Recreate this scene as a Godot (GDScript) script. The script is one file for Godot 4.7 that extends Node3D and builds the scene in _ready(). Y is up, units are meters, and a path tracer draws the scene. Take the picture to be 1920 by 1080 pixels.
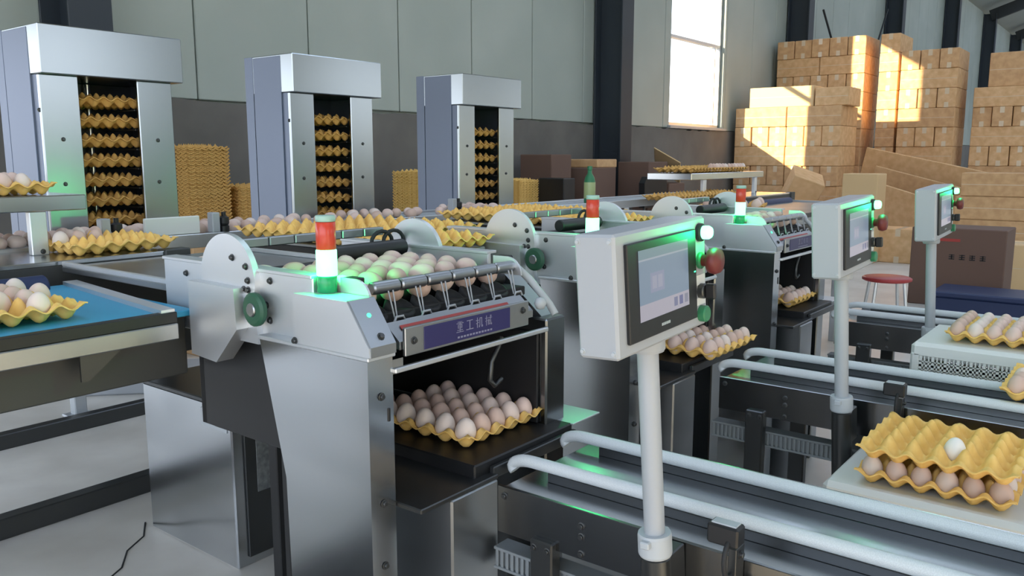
extends Node3D
# Egg packing hall: three packing lines, tray towers, sorting benches and carton stacks.
# World: x runs along the back wall, +z towards the camera side, metres. Heights are given relative to the eye (EYE).

const EYE := 1.3
var M := {}
var rng := RandomNumberGenerator.new()
var MESH := {}

# ---------------------------------------------------------------- mesh building
class MB:
	var v := PackedVector3Array()
	var n := PackedVector3Array()
	func tri(a: Vector3, b: Vector3, c: Vector3, na: Vector3, nb: Vector3, nc: Vector3) -> void:
		if (b - a).cross(c - a).dot(na + nb + nc) > 0.0:
			v.append(a); v.append(c); v.append(b)
			n.append(na); n.append(nc); n.append(nb)
		else:
			v.append(a); v.append(b); v.append(c)
			n.append(na); n.append(nb); n.append(nc)
	func quad(a: Vector3, b: Vector3, c: Vector3, d: Vector3, nn: Vector3) -> void:
		tri(a, b, c, nn, nn, nn)
		tri(a, c, d, nn, nn, nn)
	func quads(a: Vector3, b: Vector3, c: Vector3, d: Vector3, na: Vector3, nb: Vector3, nc: Vector3, nd: Vector3) -> void:
		tri(a, b, c, na, nb, nc)
		tri(a, c, d, na, nc, nd)
	# chamfered box, lo..hi, turned by t
	func box(lo: Vector3, hi: Vector3, bev := 0.002, t := Transform3D()) -> MB:
		var c := (lo + hi) / 2.0
		var h := (hi - lo).abs() / 2.0
		var b := minf(bev, minf(h.x, minf(h.y, h.z)) * 0.45)
		var p := {}
		for sx in [-1, 1]:
			for sy in [-1, 1]:
				for sz in [-1, 1]:
					p[[sx, sy, sz, 0]] = t * (c + Vector3(sx * h.x, sy * (h.y - b), sz * (h.z - b)))
					p[[sx, sy, sz, 1]] = t * (c + Vector3(sx * (h.x - b), sy * h.y, sz * (h.z - b)))
					p[[sx, sy, sz, 2]] = t * (c + Vector3(sx * (h.x - b), sy * (h.y - b), sz * h.z))
		var B := t.basis
		for s in [-1, 1]:
			quad(p[[s, -1, -1, 0]], p[[s, 1, -1, 0]], p[[s, 1, 1, 0]], p[[s, -1, 1, 0]], B * Vector3(s, 0, 0))
			quad(p[[-1, s, -1, 1]], p[[1, s, -1, 1]], p[[1, s, 1, 1]], p[[-1, s, 1, 1]], B * Vector3(0, s, 0))
			quad(p[[-1, -1, s, 2]], p[[1, -1, s, 2]], p[[1, 1, s, 2]], p[[-1, 1, s, 2]], B * Vector3(0, 0, s))
			for u in [-1, 1]:
				quad(p[[s, u, -1, 0]], p[[s, u, 1, 0]], p[[s, u, 1, 1]], p[[s, u, -1, 1]], B * Vector3(s, u, 0).normalized())
				quad(p[[s, -1, u, 0]], p[[s, 1, u, 0]], p[[s, 1, u, 2]], p[[s, -1, u, 2]], B * Vector3(s, 0, u).normalized())
				quad(p[[-1, s, u, 1]], p[[1, s, u, 1]], p[[1, s, u, 2]], p[[-1, s, u, 2]], B * Vector3(0, s, u).normalized())
				for w in [-1, 1]:
					var nn := B * Vector3(s, u, w).normalized()
					tri(p[[s, u, w, 0]], p[[s, u, w, 1]], p[[s, u, w, 2]], nn, nn, nn)
		return self
	# polygon given in (a, b), extruded; axis 0: points are (z, y) swept along x; axis 2: points are (x, y) swept along z; axis 1: points are (x, z) swept along y
	func prism(pts: PackedVector2Array, axis: int, lo: float, hi: float, smooth := false) -> MB:
		var put := func(q: Vector2, w: float) -> Vector3:
			if axis == 0: return Vector3(w, q.y, q.x)
			if axis == 1: return Vector3(q.x, w, q.y)
			return Vector3(q.x, q.y, w)
		var dir: Vector3 = [Vector3(1, 0, 0), Vector3(0, 1, 0), Vector3(0, 0, 1)][axis]
		var ix := Geometry2D.triangulate_polygon(pts)
		for i in range(0, ix.size(), 3):
			tri(put.call(pts[ix[i]], hi), put.call(pts[ix[i + 1]], hi), put.call(pts[ix[i + 2]], hi), dir, dir, dir)
			tri(put.call(pts[ix[i]], lo), put.call(pts[ix[i + 1]], lo), put.call(pts[ix[i + 2]], lo), -dir, -dir, -dir)
		var ccw := not Geometry2D.is_polygon_clockwise(pts)
		var m := pts.size()
		var en := []
		for i in m:
			var e := pts[(i + 1) % m] - pts[i]
			var o := Vector2(e.y, -e.x).normalized()
			if not ccw: o = -o
			# is_polygon_clockwise in a y-down sense: test by offset
			var mid := (pts[i] + pts[(i + 1) % m]) / 2.0
			if Geometry2D.is_point_in_polygon(mid + o * 0.0005, pts): o = -o
			en.append(o)
		for i in m:
			var a := pts[i]
			var b := pts[(i + 1) % m]
			var na: Vector2 = en[i]
			var nb: Vector2 = en[i]
			if smooth:
				var pv: Vector2 = en[(i + m - 1) % m]
				var nx: Vector2 = en[(i + 1) % m]
				if pv.dot(na) > 0.8: na = (na + pv).normalized()
				if nx.dot(nb) > 0.8: nb = (nb + nx).normalized()
			var n0: Vector3 = put.call(na, 0.0)
			var n1: Vector3 = put.call(nb, 0.0)
			quads(put.call(a, lo), put.call(b, lo), put.call(b, hi), put.call(a, hi), n0, n1, n1, n0)
		return self
	# profile of (radius, height) turned round y, then placed by t
	func lathe(prof: PackedVector2Array, seg := 16, t := Transform3D(), smooth := true) -> MB:
		var k := prof.size()
		var pn := []
		for i in k:
			var d := Vector2.ZERO
			if i > 0: d += (prof[i] - prof[i - 1]).normalized()
			if i < k - 1: d += (prof[i + 1] - prof[i]).normalized()
			pn.append(Vector2(d.y, -d.x).normalized())
		for i in k - 1:
			var e := (prof[i + 1] - prof[i]).normalized()
			var f := Vector2(e.y, -e.x)
			for s in seg:
				var a0 := TAU * s / seg
				var a1 := TAU * (s + 1) / seg
				var pt := func(q: Vector2, a: float) -> Vector3: return Vector3(q.x * cos(a), q.y, q.x * sin(a))
				var n0: Vector2 = pn[i] if smooth else f
				var n1: Vector2 = pn[i + 1] if smooth else f
				var A: Vector3 = t * pt.call(prof[i], a0)
				var Bq: Vector3 = t * pt.call(prof[i], a1)
				var C: Vector3 = t * pt.call(prof[i + 1], a1)
				var D: Vector3 = t * pt.call(prof[i + 1], a0)
				var NA: Vector3 = t.basis * pt.call(n0, a0)
				var NB: Vector3 = t.basis * pt.call(n0, a1)
				var NC: Vector3 = t.basis * pt.call(n1, a1)
				var ND: Vector3 = t.basis * pt.call(n1, a0)
				if prof[i].x > 1e-6: tri(A, Bq, C, NA, NB, NC)
				if prof[i + 1].x > 1e-6: tri(A, C, D, NA, NC, ND)
		return self
	func rod(a: Vector3, b: Vector3, r: float, seg := 12, bev := 0.0) -> MB:
		var y := (b - a)
		var l := y.length()
		y = y.normalized()
		var x := y.cross(Vector3(0.31, 0.2, 0.93)).normalized()
		var t := Transform3D(Basis(x, y, x.cross(y)), a)
		var e := maxf(bev, minf(r * 0.15, l * 0.1))
		lathe(PackedVector2Array([Vector2(0, 0), Vector2(r - e, 0), Vector2(r, e), Vector2(r, l - e), Vector2(r - e, l), Vector2(0, l)]), seg, t, false)
		return self
	func tube(path: PackedVector3Array, r: float, seg := 8) -> MB:
		var rings := []
		var up := Vector3(0.13, 0.97, 0.2).normalized()
		for i in path.size():
			var d := (path[mini(i + 1, path.size() - 1)] - path[maxi(i - 1, 0)]).normalized()
			if absf(d.dot(up)) > 0.97: up = Vector3(0.9, 0.1, 0.4).normalized()
			var x := d.cross(up).normalized()
			var y := x.cross(d).normalized()
			up = y
			var ring := []
			for s in seg:
				var a := TAU * s / seg
				ring.append(x * cos(a) + y * sin(a))
			rings.append(ring)
		for i in path.size() - 1:
			for s in seg:
				var s1 := (s + 1) % seg
				var n0: Vector3 = rings[i][s]
				var n1: Vector3 = rings[i][s1]
				var n2: Vector3 = rings[i + 1][s1]
				var n3: Vector3 = rings[i + 1][s]
				quads(path[i] + n0 * r, path[i] + n1 * r, path[i + 1] + n2 * r, path[i + 1] + n3 * r, n0, n1, n2, n3)
		for e in [0, path.size() - 1]:
			var nn := (path[e] - path[1 if e == 0 else e - 1]).normalized()
			for s in seg:
				tri(path[e], path[e] + rings[e][s] * r, path[e] + rings[e][(s + 1) % seg] * r, nn, nn, nn)
		return self
	func done() -> ArrayMesh:
		var a := []
		a.resize(Mesh.ARRAY_MAX)
		a[Mesh.ARRAY_VERTEX] = v
		a[Mesh.ARRAY_NORMAL] = n
		var m := ArrayMesh.new()
		m.add_surface_from_arrays(Mesh.PRIMITIVE_TRIANGLES, a)
		return m

# ---------------------------------------------------------------- scene helpers
func V(x: float, y: float, z: float) -> Vector3:   # y relative to the eye
	return Vector3(x, EYE + y, z)

func tag(o: Node, label: String, category: String, group := "", kind := "") -> void:
	o.set_meta("label", label)
	if category: o.set_meta("category", category)
	if group: o.set_meta("group", group)
	if kind: o.set_meta("kind", kind)

func thing(called: String, label: String, category: String, at: Vector3, turn := 0.0, group := "") -> Node3D:
	var o := Node3D.new()
	o.name = called
	o.position = at
	o.rotation.y = turn
	add_child(o, true)
	tag(o, label, category, group)
	return o

# mesh built in world coordinates is moved into its parent's frame when the parent sits at an offset
func part(called: String, m: Mesh, mat: Material, parent: Node, at := Vector3.ZERO) -> MeshInstance3D:
	var o := MeshInstance3D.new()
	o.name = called
	o.mesh = m
	o.material_override = mat
	o.position = at
	parent.add_child(o, true)
	return o

func single(called: String, m: Mesh, mat: Material, label: String, category: String, group := "", at := Vector3.ZERO) -> MeshInstance3D:
	var o := part(called, m, mat, self, at)
	tag(o, label, category, group)
	return o

func struct(called: String, m: Mesh, mat: Material, label: String, category: String) -> MeshInstance3D:
	var o := part(called, m, mat, self)
	tag(o, label, category, "", "structure")
	return o

func mat(hex: String, rough := 0.6, metal := 0.0) -> StandardMaterial3D:
	var m := StandardMaterial3D.new()
	m.albedo_color = Color(hex)
	m.roughness = rough
	m.metallic = metal
	return m

func noise_tex(freq: float, lo: String, hi: String, size := 256, oct := 4, seed_ := 1) -> NoiseTexture2D:
	var f := FastNoiseLite.new()
	f.seed = seed_
	f.noise_type = FastNoiseLite.TYPE_SIMPLEX_SMOOTH
	f.frequency = freq
	f.fractal_octaves = oct
	var g := Gradient.new()
	g.offsets = PackedFloat32Array([0.15, 0.85])
	g.colors = PackedColorArray([Color(lo), Color(hi)])
	var t := NoiseTexture2D.new()
	t.width = size
	t.height = size
	t.seamless = true
	t.noise = f
	t.color_ramp = g
	return t

func textured(m: StandardMaterial3D, t: Texture2D, scale: Vector3, world := true) -> StandardMaterial3D:
	m.albedo_color = Color.WHITE
	m.albedo_texture = t
	m.uv1_triplanar = true
	m.uv1_world_triplanar = world
	m.uv1_scale = scale
	return m

func glow(hex: String, e: float) -> StandardMaterial3D:
	var m := mat(hex, 0.4)
	m.emission_enabled = true
	m.emission = Color(hex)
	m.emission_energy_multiplier = e
	return m

func circle(cx: float, cy: float, r: float, a0: float, a1: float, k: int) -> PackedVector2Array:
	var p := PackedVector2Array()
	for i in k + 1:
		var a := lerpf(a0, a1, float(i) / k)
		p.append(Vector2(cx + r * cos(a), cy + r * sin(a)))
	return p

func P2(a: Array) -> PackedVector2Array:   # flat list, second coordinate eye-relative
	var p := PackedVector2Array()
	for i in range(0, a.size(), 2):
		p.append(Vector2(a[i], EYE + a[i + 1]))
	return p

func ordinal(i: int) -> String:
	return ["first", "second", "third", "fourth", "fifth", "sixth", "seventh", "eighth", "ninth", "tenth", "eleventh", "twelfth"][i] if i < 12 else str(i + 1) + "th"

func _ready() -> void:
	rng.seed = 7
	camera_and_light()
	materials()
	shared_meshes()
	hall()
	packers()
	conveyors()
	panels()
	towers()
	belt_and_benches()
	right_side()
	back_area()
	cartons()

# ---------------------------------------------------------------- camera, sky, sun
func camera_and_light() -> void:
	var f := 1560.0
	var pitch := atan((540.0 - 295.0) / f)
	var yaw := atan((2190.0 - 960.0) * cos(pitch) / f)
	var fw := Vector3(cos(yaw) * cos(pitch), -sin(pitch), -sin(yaw) * cos(pitch))
	var cam := Camera3D.new()
	cam.name = "camera"
	cam.fov = rad_to_deg(2.0 * atan(540.0 / f))
	cam.near = 0.05
	cam.far = 300.0
	add_child(cam)
	cam.look_at_from_position(Vector3(0, EYE, 0), Vector3(0, EYE, 0) + fw, Vector3.UP)
	cam.current = true
	var we := WorldEnvironment.new()
	we.name = "environment"
	var env := Environment.new()
	var sky := Sky.new()
	var sm := ProceduralSkyMaterial.new()
	sm.sky_top_color = Color("b6c5dc")
	sm.sky_horizon_color = Color("e2e6ec")
	sm.ground_bottom_color = Color("8f8d88")
	sm.ground_horizon_color = Color("c2c4c4")
	sm.sky_energy_multiplier = 2.6
	sm.ground_energy_multiplier = 2.2
	sky.sky_material = sm
	env.sky = sky
	env.background_mode = Environment.BG_SKY
	env.tonemap_mode = Environment.TONE_MAPPER_LINEAR
	env.tonemap_exposure = 0.58
	env.sdfgi_enabled = true
	env.ssao_enabled = true
	env.ssil_enabled = true
	we.environment = env
	add_child(we)
	var sun := DirectionalLight3D.new()
	sun.name = "sun"
	sun.light_color = Color("ffe2b4")
	sun.light_energy = 14.0
	sun.light_angular_distance = 1.0
	sun.shadow_enabled = true
	sun.sky_mode = DirectionalLight3D.SKY_MODE_LIGHT_ONLY
	add_child(sun)
	sun.look_at_from_position(Vector3.ZERO, Vector3(0.78, -0.35, 0.56), Vector3.UP)

# ---------------------------------------------------------------- materials
func materials() -> void:
	M.steel = textured(mat("c4c8cc", 0.2, 1.0), noise_tex(0.008, "b4b8bb", "c4c7ca", 256, 2, 3), Vector3(0.6, 2.0, 0.6))
	M.steel_dull = textured(mat("a4a8ac", 0.36, 1.0), noise_tex(0.01, "9a9ea1", "acb0b4", 256, 2, 4), Vector3(1.0, 2, 1.0))
	M.steel_tower = mat("9da3a6", 0.25, 1.0)
	M.steel_dark = mat("85888a", 0.22, 1.0)
	M.film_steel = mat("7c8596", 0.5, 0.9)
	M.alu = mat("d6dade", 0.42, 0.85)
	M.galv = textured(mat("c0c4c8", 0.4, 1.0), noise_tex(0.05, "8e9498", "b4babf", 256, 3, 5), Vector3(3, 3, 3))
	M.dark_steel = mat("505253", 0.34, 0.8)
	M.dark_paint = mat("3e403f", 0.5, 0.2)
	M.duct2 = mat("777d80", 0.6)
	M.black = mat("17181a", 0.45)
	M.rubber = mat("202224", 0.7)
	M.white = mat("a3a8ad", 0.42)
	M.white_plastic = mat("d6d9d6", 0.5)
	M.pulp = textured(mat("e9bd55", 0.92), noise_tex(0.06, "e6b862", "f3cc7e", 128, 3, 9), Vector3(6, 6, 6), false)
	M.pulp_old = textured(mat("dca24a", 0.92), noise_tex(0.06, "cc9c54", "deb268", 128, 3, 10), Vector3(6, 6, 6), false)
	var k := 0
	for h in ["d6bcb0", "dcc6ba", "cbae9f", "e0d0c6"]:
		M["egg%d" % k] = mat(h, 0.55)
		k += 1
	M.egg_white = mat("ece6de", 0.5)
	M.carton = textured(mat("c8915a", 0.75), noise_tex(0.02, "cfa676", "dfba8c", 256, 3, 11), Vector3(1.5, 1.5, 1.5))
	M.carton2 = textured(mat("b98452", 0.75), noise_tex(0.02, "c49c70", "d4ae80", 256, 3, 12), Vector3(1.5, 1.5, 1.5))
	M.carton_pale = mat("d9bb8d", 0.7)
	M.carton_dark = mat("6a5348", 0.8)
	M.tape = mat("d9c6a6", 0.16)
	M.tape.clearcoat_enabled = true
	M.wall = textured(mat("ffffff", 0.55), noise_tex(0.01, "9ea8a1", "a7b0a9", 256, 3, 13), Vector3(0.3, 0.3, 0.3))
	M.concrete = textured(mat("ffffff", 0.9), noise_tex(0.012, "65635f", "716f6a", 512, 5, 14), Vector3(0.25, 0.25, 0.25))
	M.floor = textured(mat("ffffff", 0.36), noise_tex(0.012, "cbc6be", "dedad3", 512, 5, 15), Vector3(0.35, 0.35, 0.35))
	M.column = mat("2b333b", 0.5)
	M.roof = mat("9aa09d", 0.7)
	M.beam = mat("24282a", 0.6)
	M.blue_belt = mat("3798bf", 0.5)
	M.navy = mat("1c2c52", 0.5)
	M.sign_blue = mat("2c2a5e", 0.4)
	M.letter = mat("8b8ba2", 0.5)
	M.red = mat("a33434", 0.4)
	M.stop_red = mat("662624", 0.5)
	M.red_dull = mat("a33a34", 0.55)
	M.gear = mat("27543f", 0.5)
	M.green_button = mat("2f7a52", 0.4)
	M.orange = mat("e8772c", 0.6)
	M.rope = textured(mat("ffffff", 0.5), noise_tex(0.1, "b9bfc2", "d4d9da", 128, 2, 16), Vector3(30, 30, 60))
	M.duct = mat("aeb4b8", 0.6)
	M.bottle = mat("a3b27c", 0.35)
	M.lamp_green = glow("7dffbe", 6.0)
	M.lens_green = mat("1f9a62", 0.25)
	M.lens_red = mat("c8422e", 0.25)
	M.lens_cap = mat("9fc3b6", 0.35)
	M.led = glow("4dffa8", 3.0)
	M.glass = mat("ffffff", 0.0)
	M.glass.transparency = BaseMaterial3D.TRANSPARENCY_ALPHA
	M.glass.albedo_color = Color(1, 1, 1, 0.06)
	# the touch screen's picture: title bar, value field, row of keys
	var im := Image.create(160, 120, false, Image.FORMAT_RGB8)
	im.fill(Color("93a6bb"))
	im.fill_rect(Rect2i(0, 0, 160, 16), Color("8fa7b2"))
	im.fill_rect(Rect2i(0, 16, 160, 3), Color("b9c2cf"))
	im.fill_rect(Rect2i(0, 92, 160, 28), Color("c5c0cd"))
	im.fill_rect(Rect2i(108, 97, 12, 16), Color("8d8fae"))
	im.fill_rect(Rect2i(126, 97, 12, 16), Color("7b7da8"))
	im.fill_rect(Rect2i(144, 97, 12, 16), Color("9d9db0"))
	im.fill_rect(Rect2i(34, 42, 44, 34), Color("a3a9c2"))
	im.fill_rect(Rect2i(40, 48, 14, 22), Color("b3b5c8"))
	im.fill_rect(Rect2i(58, 48, 14, 22), Color("b3b5c8"))
	var st := StandardMaterial3D.new()
	st.albedo_color = Color("101418")
	st.roughness = 0.25
	st.emission_enabled = true
	st.emission_texture = ImageTexture.create_from_image(im)
	st.emission = Color(1, 1, 1)
	st.emission_operator = BaseMaterial3D.EMISSION_OP_MULTIPLY
	st.emission_energy_multiplier = 1.1
	M.screen = st

# ---------------------------------------------------------------- shared meshes: egg, tray, bolt, carton
func tray_height(u: float, w: float) -> float:
	var c := (cos(TAU * u) + cos(TAU * w)) / 2.0
	var post := absf(cos(PI * u) * cos(PI * w))
	return 0.003 + 0.05 * (0.68 * (0.5 + 0.5 * c) + 0.32 * post * post)

# near the border the sheet rises to a slightly wavy rim
func tray_rim(u: float, w: float, nx: int, nz: int) -> float:
	var du := maxf(minf(u, nx - u), 0.0)
	var dw := maxf(minf(w, nz - w), 0.0)
	var k := smoothstep(0.3, 0.0, minf(du, dw))
	var along := w if du < dw else u
	return lerpf(tray_height(u, w), 0.031 + 0.006 * cos(TAU * along), k)

func tray_mesh(nx: int, nz: int, sub: int, wid: float, dep: float, lip := 0.0) -> ArrayMesh:
	# a pulp sheet: posts at the cell corners, cups between, 2.5 mm thick
	var ext := 0.1
	var us := []
	var ws := []
	for i in nx * sub + 1: us.append(float(i) / sub)
	for i in nz * sub + 1: ws.append(float(i) / sub)
	us.push_front(-ext); us.append(nx + ext)
	ws.push_front(-ext); ws.append(nz + ext)
	var mb := MB.new()
	var pos := func(u: float, w: float) -> Vector3:
		return Vector3((u / nx - 0.5) * wid, tray_rim(u, w, nx, nz), (w / nz - 0.5) * dep)
	var nor := func(u: float, w: float) -> Vector3:
		var e := 0.02
		var dx := (tray_rim(u + e, w, nx, nz) - tray_rim(u - e, w, nx, nz)) / (2 * e * wid / nx)
		var dz := (tray_rim(u, w + e, nx, nz) - tray_rim(u, w - e, nx, nz)) / (2 * e * dep / nz)
		return Vector3(-dx, 1, -dz).normalized()
	var pp := []
	var nn := []
	for u in us:
		var a := []
		var b := []
		for w in ws:
			a.append(pos.call(u, w))
			b.append(nor.call(u, w))
		pp.append(a)
		nn.append(b)
	var T := 0.0028
	for i in us.size() - 1:
		for j in ws.size() - 1:
			var A: Vector3 = pp[i][j]
			var B: Vector3 = pp[i + 1][j]
			var C: Vector3 = pp[i + 1][j + 1]
			var D: Vector3 = pp[i][j + 1]
			var na: Vector3 = nn[i][j]
			var nb: Vector3 = nn[i + 1][j]
			var nc: Vector3 = nn[i + 1][j + 1]
			var nd: Vector3 = nn[i][j + 1]
			mb.quads(A, B, C, D, na, nb, nc, nd)
			mb.quads(A - na * T, B - nb * T, C - nc * T, D - nd * T, -na, -nb, -nc, -nd)
	for i in us.size() - 1:
		for j in [0, ws.size() - 1]:
			var s := Vector3(0, 0, -1 if j == 0 else 1)
			var d0: Vector3 = Vector3(0, lip, 0) if lip > 0.0 else nn[i][j] * T
			var d1: Vector3 = Vector3(0, lip, 0) if lip > 0.0 else nn[i + 1][j] * T
			mb.quad(pp[i][j], pp[i + 1][j], pp[i + 1][j] - d1, pp[i][j] - d0, s)
	for j in ws.size() - 1:
		for i in [0, us.size() - 1]:
			var s := Vector3(-1 if i == 0 else 1, 0, 0)
			var d0: Vector3 = Vector3(0, lip, 0) if lip > 0.0 else nn[i][j] * T
			var d1: Vector3 = Vector3(0, lip, 0) if lip > 0.0 else nn[i][j + 1] * T
			mb.quad(pp[i][j], pp[i][j + 1], pp[i][j + 1] - d1, pp[i][j] - d0, s)
	return mb.done()

func shared_meshes() -> void:
	var prof := PackedVector2Array()
	for i in 15:
		var a := PI * i / 14.0 - PI / 2
		var y := sin(a)
		prof.append(Vector2(0.0222 * cos(a) * (1.0 - 0.09 * y), 0.0285 * y))
	prof[0].x = 0.0
	prof[14].x = 0.0
	MESH.egg = MB.new().lathe(prof, 18).done()
	MESH.tray = tray_mesh(6, 5, 8, 0.298, 0.29)
	MESH.tray_far = tray_mesh(6, 5, 4, 0.298, 0.29)
	MESH.tray_nested = tray_mesh(6, 5, 3, 0.298, 0.29, 0.0095)
	MESH.bolt = MB.new().lathe(PackedVector2Array([Vector2(0.0075, 0), Vector2(0.0075, 0.001), Vector2(0.005, 0.0015), Vector2(0.005, 0.005), Vector2(0.0042, 0.0058), Vector2(0, 0.0058)]), 10, Transform3D(), false).done()
	MESH.finger = MB.new().box(Vector3(-0.001, -0.019, -0.0035), Vector3(0.001, 0.019, 0.0035), 0.0004).done()

var egg_no := 0
func egg(at: Vector3, label: String, group: String, tilt := Vector3.ZERO, white := false) -> void:
	egg_no += 1
	var o := single("egg", MESH.egg, M.egg_white if white else M["egg%d" % ((egg_no * 7 + egg_no / 3) % 4)], label, "egg", group, at)
	o.rotation = tilt + Vector3(rng.randf_range(-0.12, 0.12), rng.randf() * TAU, rng.randf_range(-0.12, 0.12))
	o.scale = Vector3.ONE * rng.randf_range(0.94, 1.03)

func tray(at: Vector3, label: String, group := "", turn := 0.0, far := false, m: Material = null) -> Node3D:
	var o := single("egg_tray", MESH.tray_far if far else MESH.tray, m if m else M.pulp, label, "egg tray", group, at)
	o.rotation.y = turn
	return o

# eggs standing in a tray; keep(col from -x, row from +z) chooses cells. Labels count from the packer side.
func fill(tr: Node3D, where: String, group: String, keep: Callable, turned := false) -> void:
	for r in 5:
		for c in 6:
			if not keep.call(c, r): continue
			var q := Vector3(((c + 0.5) / 6.0 - 0.5) * 0.298, 0.036, (0.5 - (r + 0.5) / 5.0) * 0.29)
			egg(tr.transform * q, "egg, %s from left in %s row of %s" % [ordinal(5 - c if turned else c), ordinal(4 - r if turned else r), where], group)

func bolts(parent: Node, spots: Array, off: Vector3, face: Vector3, called := "bolt") -> void:
	var y := face.normalized()
	var x := y.cross(Vector3(0.2, 0.3, 0.9)).normalized()
	var b := Basis(x, y, x.cross(y))
	for s in spots:
		var o := part(called, MESH.bolt, M.dark_steel, parent, s - off)
		o.basis = b

# ---------------------------------------------------------------- hall
func hall() -> void:
	var X0 := -4.5
	var X1 := 46.0
	var ZB := -5.5
	var ZF := 7.0
	struct("floor", MB.new().box(Vector3(X0 - 0.5, -0.3, ZB - 0.4), Vector3(X1, 0, ZF + 0.4), 0.0).done(), M.floor, "smooth pale grey concrete floor of the packing hall", "floor")
	# crack across the floor, a thin dark gap
	var crack := PackedVector3Array()
	for q in [[1.02, -2.35], [1.12, -2.47], [1.2, -2.52], [1.27, -2.62], [1.36, -2.68], [1.42, -2.78]]:
		crack.append(Vector3(q[0], 0.0005, q[1]))
	struct("trim_9", MB.new().tube(crack, 0.003, 6).done(), M.rubber, "dark crack running across the concrete floor at lower left", "floor crack")
	# back wall: backing with the window openings left out, cladding panels, concrete dado
	var wb := MB.new()
	var wins := [[-4.2, 1.55, 0.0, 2.7], [10.6, 12.36, 1.74, 4.3], [34.4, 37.2, 1.74, 4.3]]
	var xs := X0
	for w in wins:
		wb.box(Vector3(xs, 0, ZB - 0.24), Vector3(w[0], 6.3, ZB - 0.06), 0.0)
		if w[2] > 0.0: wb.box(Vector3(w[0], 0, ZB - 0.24), Vector3(w[1], w[2], ZB - 0.06), 0.0)
		wb.box(Vector3(w[0], w[3], ZB - 0.24), Vector3(w[1], 6.3, ZB - 0.06), 0.0)
		xs = w[1]
	wb.box(Vector3(xs, 0, ZB - 0.24), Vector3(X1, 6.3, ZB - 0.06), 0.0)
	var back := struct("wall_back", wb.done(), M.wall, "back wall clad in grey-green panels above bare concrete", "wall")
	var seams := []
	var x := 0.42
	while x < 40.0:
		if x > 1.0: seams.append(x)
		x += 1.0
	for i in seams.size():
		var a: float = seams[i] + 0.006
		var b: float = seams[i] + 0.994
		var spans := [[1.708, 6.25]]
		for w in wins:
			if b > w[0] + 0.02 and a < w[1] - 0.02:
				if a < w[0]: part("wall_panel", MB.new().box(Vector3(a, 1.708, ZB - 0.06), Vector3(w[0], 6.25, ZB), 0.006).done(), M.wall, back)
				if b > w[1]: part("wall_panel", MB.new().box(Vector3(w[1], 1.708, ZB - 0.06), Vector3(b, 6.25, ZB), 0.006).done(), M.wall, back)
				a = maxf(a, w[0])
				b = minf(b, w[1])
				spans = [[w[3], 6.25]]
		for s in spans:
			part("wall_panel", MB.new().box(Vector3(a, s[0], ZB - 0.06), Vector3(b, s[1], ZB), 0.006).done(), M.wall, back)
	# dado: broken upper edge, as the render is chipped
	var pts := PackedVector2Array([Vector2(1.55, 0), Vector2(1.55, 1.7)])
	x = 1.5
	while x < 12.0:
		x += rng.randf_range(0.08, 0.3)
		pts.append(Vector2(x, 1.7 + rng.randf_range(-0.025, 0.012)))
	pts.append(Vector2(40.0, 1.69))
	pts.append(Vector2(40.0, 0))
	part("concrete_dado", MB.new().prism(pts, 2, ZB - 0.07, ZB + 0.02).done(), M.concrete, back)
	# windows
	# canopy outside the loading door in the back wall, left of the view
	struct("trim_1", MB.new().box(Vector3(-14, 2.85, ZB - 5.0), Vector3(3.0, 2.95, ZB - 0.24), 0.0).done(), M.roof, "canopy over the loading door in the back wall", "canopy")
	for wi in 2:
		var w: Array = wins[wi + 1]
		var fr := MB.new()
		var F := 0.05
		fr.box(Vector3(w[0], w[2], ZB - 0.14), Vector3(w[0] + F, w[3], ZB - 0.06), 0.004)
		fr.box(Vector3(w[1] - F, w[2], ZB - 0.14), Vector3(w[1], w[3], ZB - 0.06), 0.004)
		fr.box(Vector3(w[0], w[2], ZB - 0.14), Vector3(w[1], w[2] + F, ZB - 0.06), 0.004)
		fr.box(Vector3(w[0], w[3] - F, ZB - 0.14), Vector3(w[1], w[3], ZB - 0.06), 0.004)
		fr.box(Vector3(w[0], 2.94, ZB - 0.14), Vector3(w[1], 2.985, ZB - 0.06), 0.004)
		fr.box(Vector3(w[1] - 0.2, w[2], ZB - 0.14), Vector3(w[1] - 0.17, 2.95, ZB - 0.07), 0.003)
		var wn := struct("window_%d" % (wi + 1), fr.done(), M.alu, "tall aluminium window in the back wall, %s" % ["blazing with sunlight beside the carton stacks" if wi == 0 else "far off behind the last column"][0], "window")
		part("pane", MB.new().box(Vector3(w[0] + F, w[2] + F, ZB - 0.108), Vector3(w[1] - F, 2.94, ZB - 0.103), 0.0).done(), M.glass, wn)
		part("pane", MB.new().box(Vector3(w[0] + F, 2.985, ZB - 0.108), Vector3(w[1] - F, w[3] - F, ZB - 0.103), 0.0).done(), M.glass, wn)
		part("window_sill", MB.new().box(Vector3(w[0] - 0.05, w[2] - 0.04, ZB - 0.2), Vector3(w[1] + 0.05, w[2], ZB + 0.05), 0.006).done(), M.white, wn)
	# columns and rafters
	for i in 7:
		var cx := 2.5 + 6.25 * i
		var c := MB.new()
		c.box(Vector3(cx - 0.13, 0, ZB + 0.02), Vector3(cx + 0.13, 6.2, ZB + 0.04), 0.003)
		c.box(Vector3(cx - 0.13, 0, ZB + 0.38), Vector3(cx + 0.13, 6.2, ZB + 0.4), 0.003)
		c.box(Vector3(cx - 0.012, 0, ZB + 0.04), Vector3(cx + 0.012, 6.2, ZB + 0.38), 0.0)
		var o := struct("trim_%d" % (i + 2), c.done(), M.column, "dark steel wall column, %s from the left along the back wall" % ordinal(i), "column")
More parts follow.
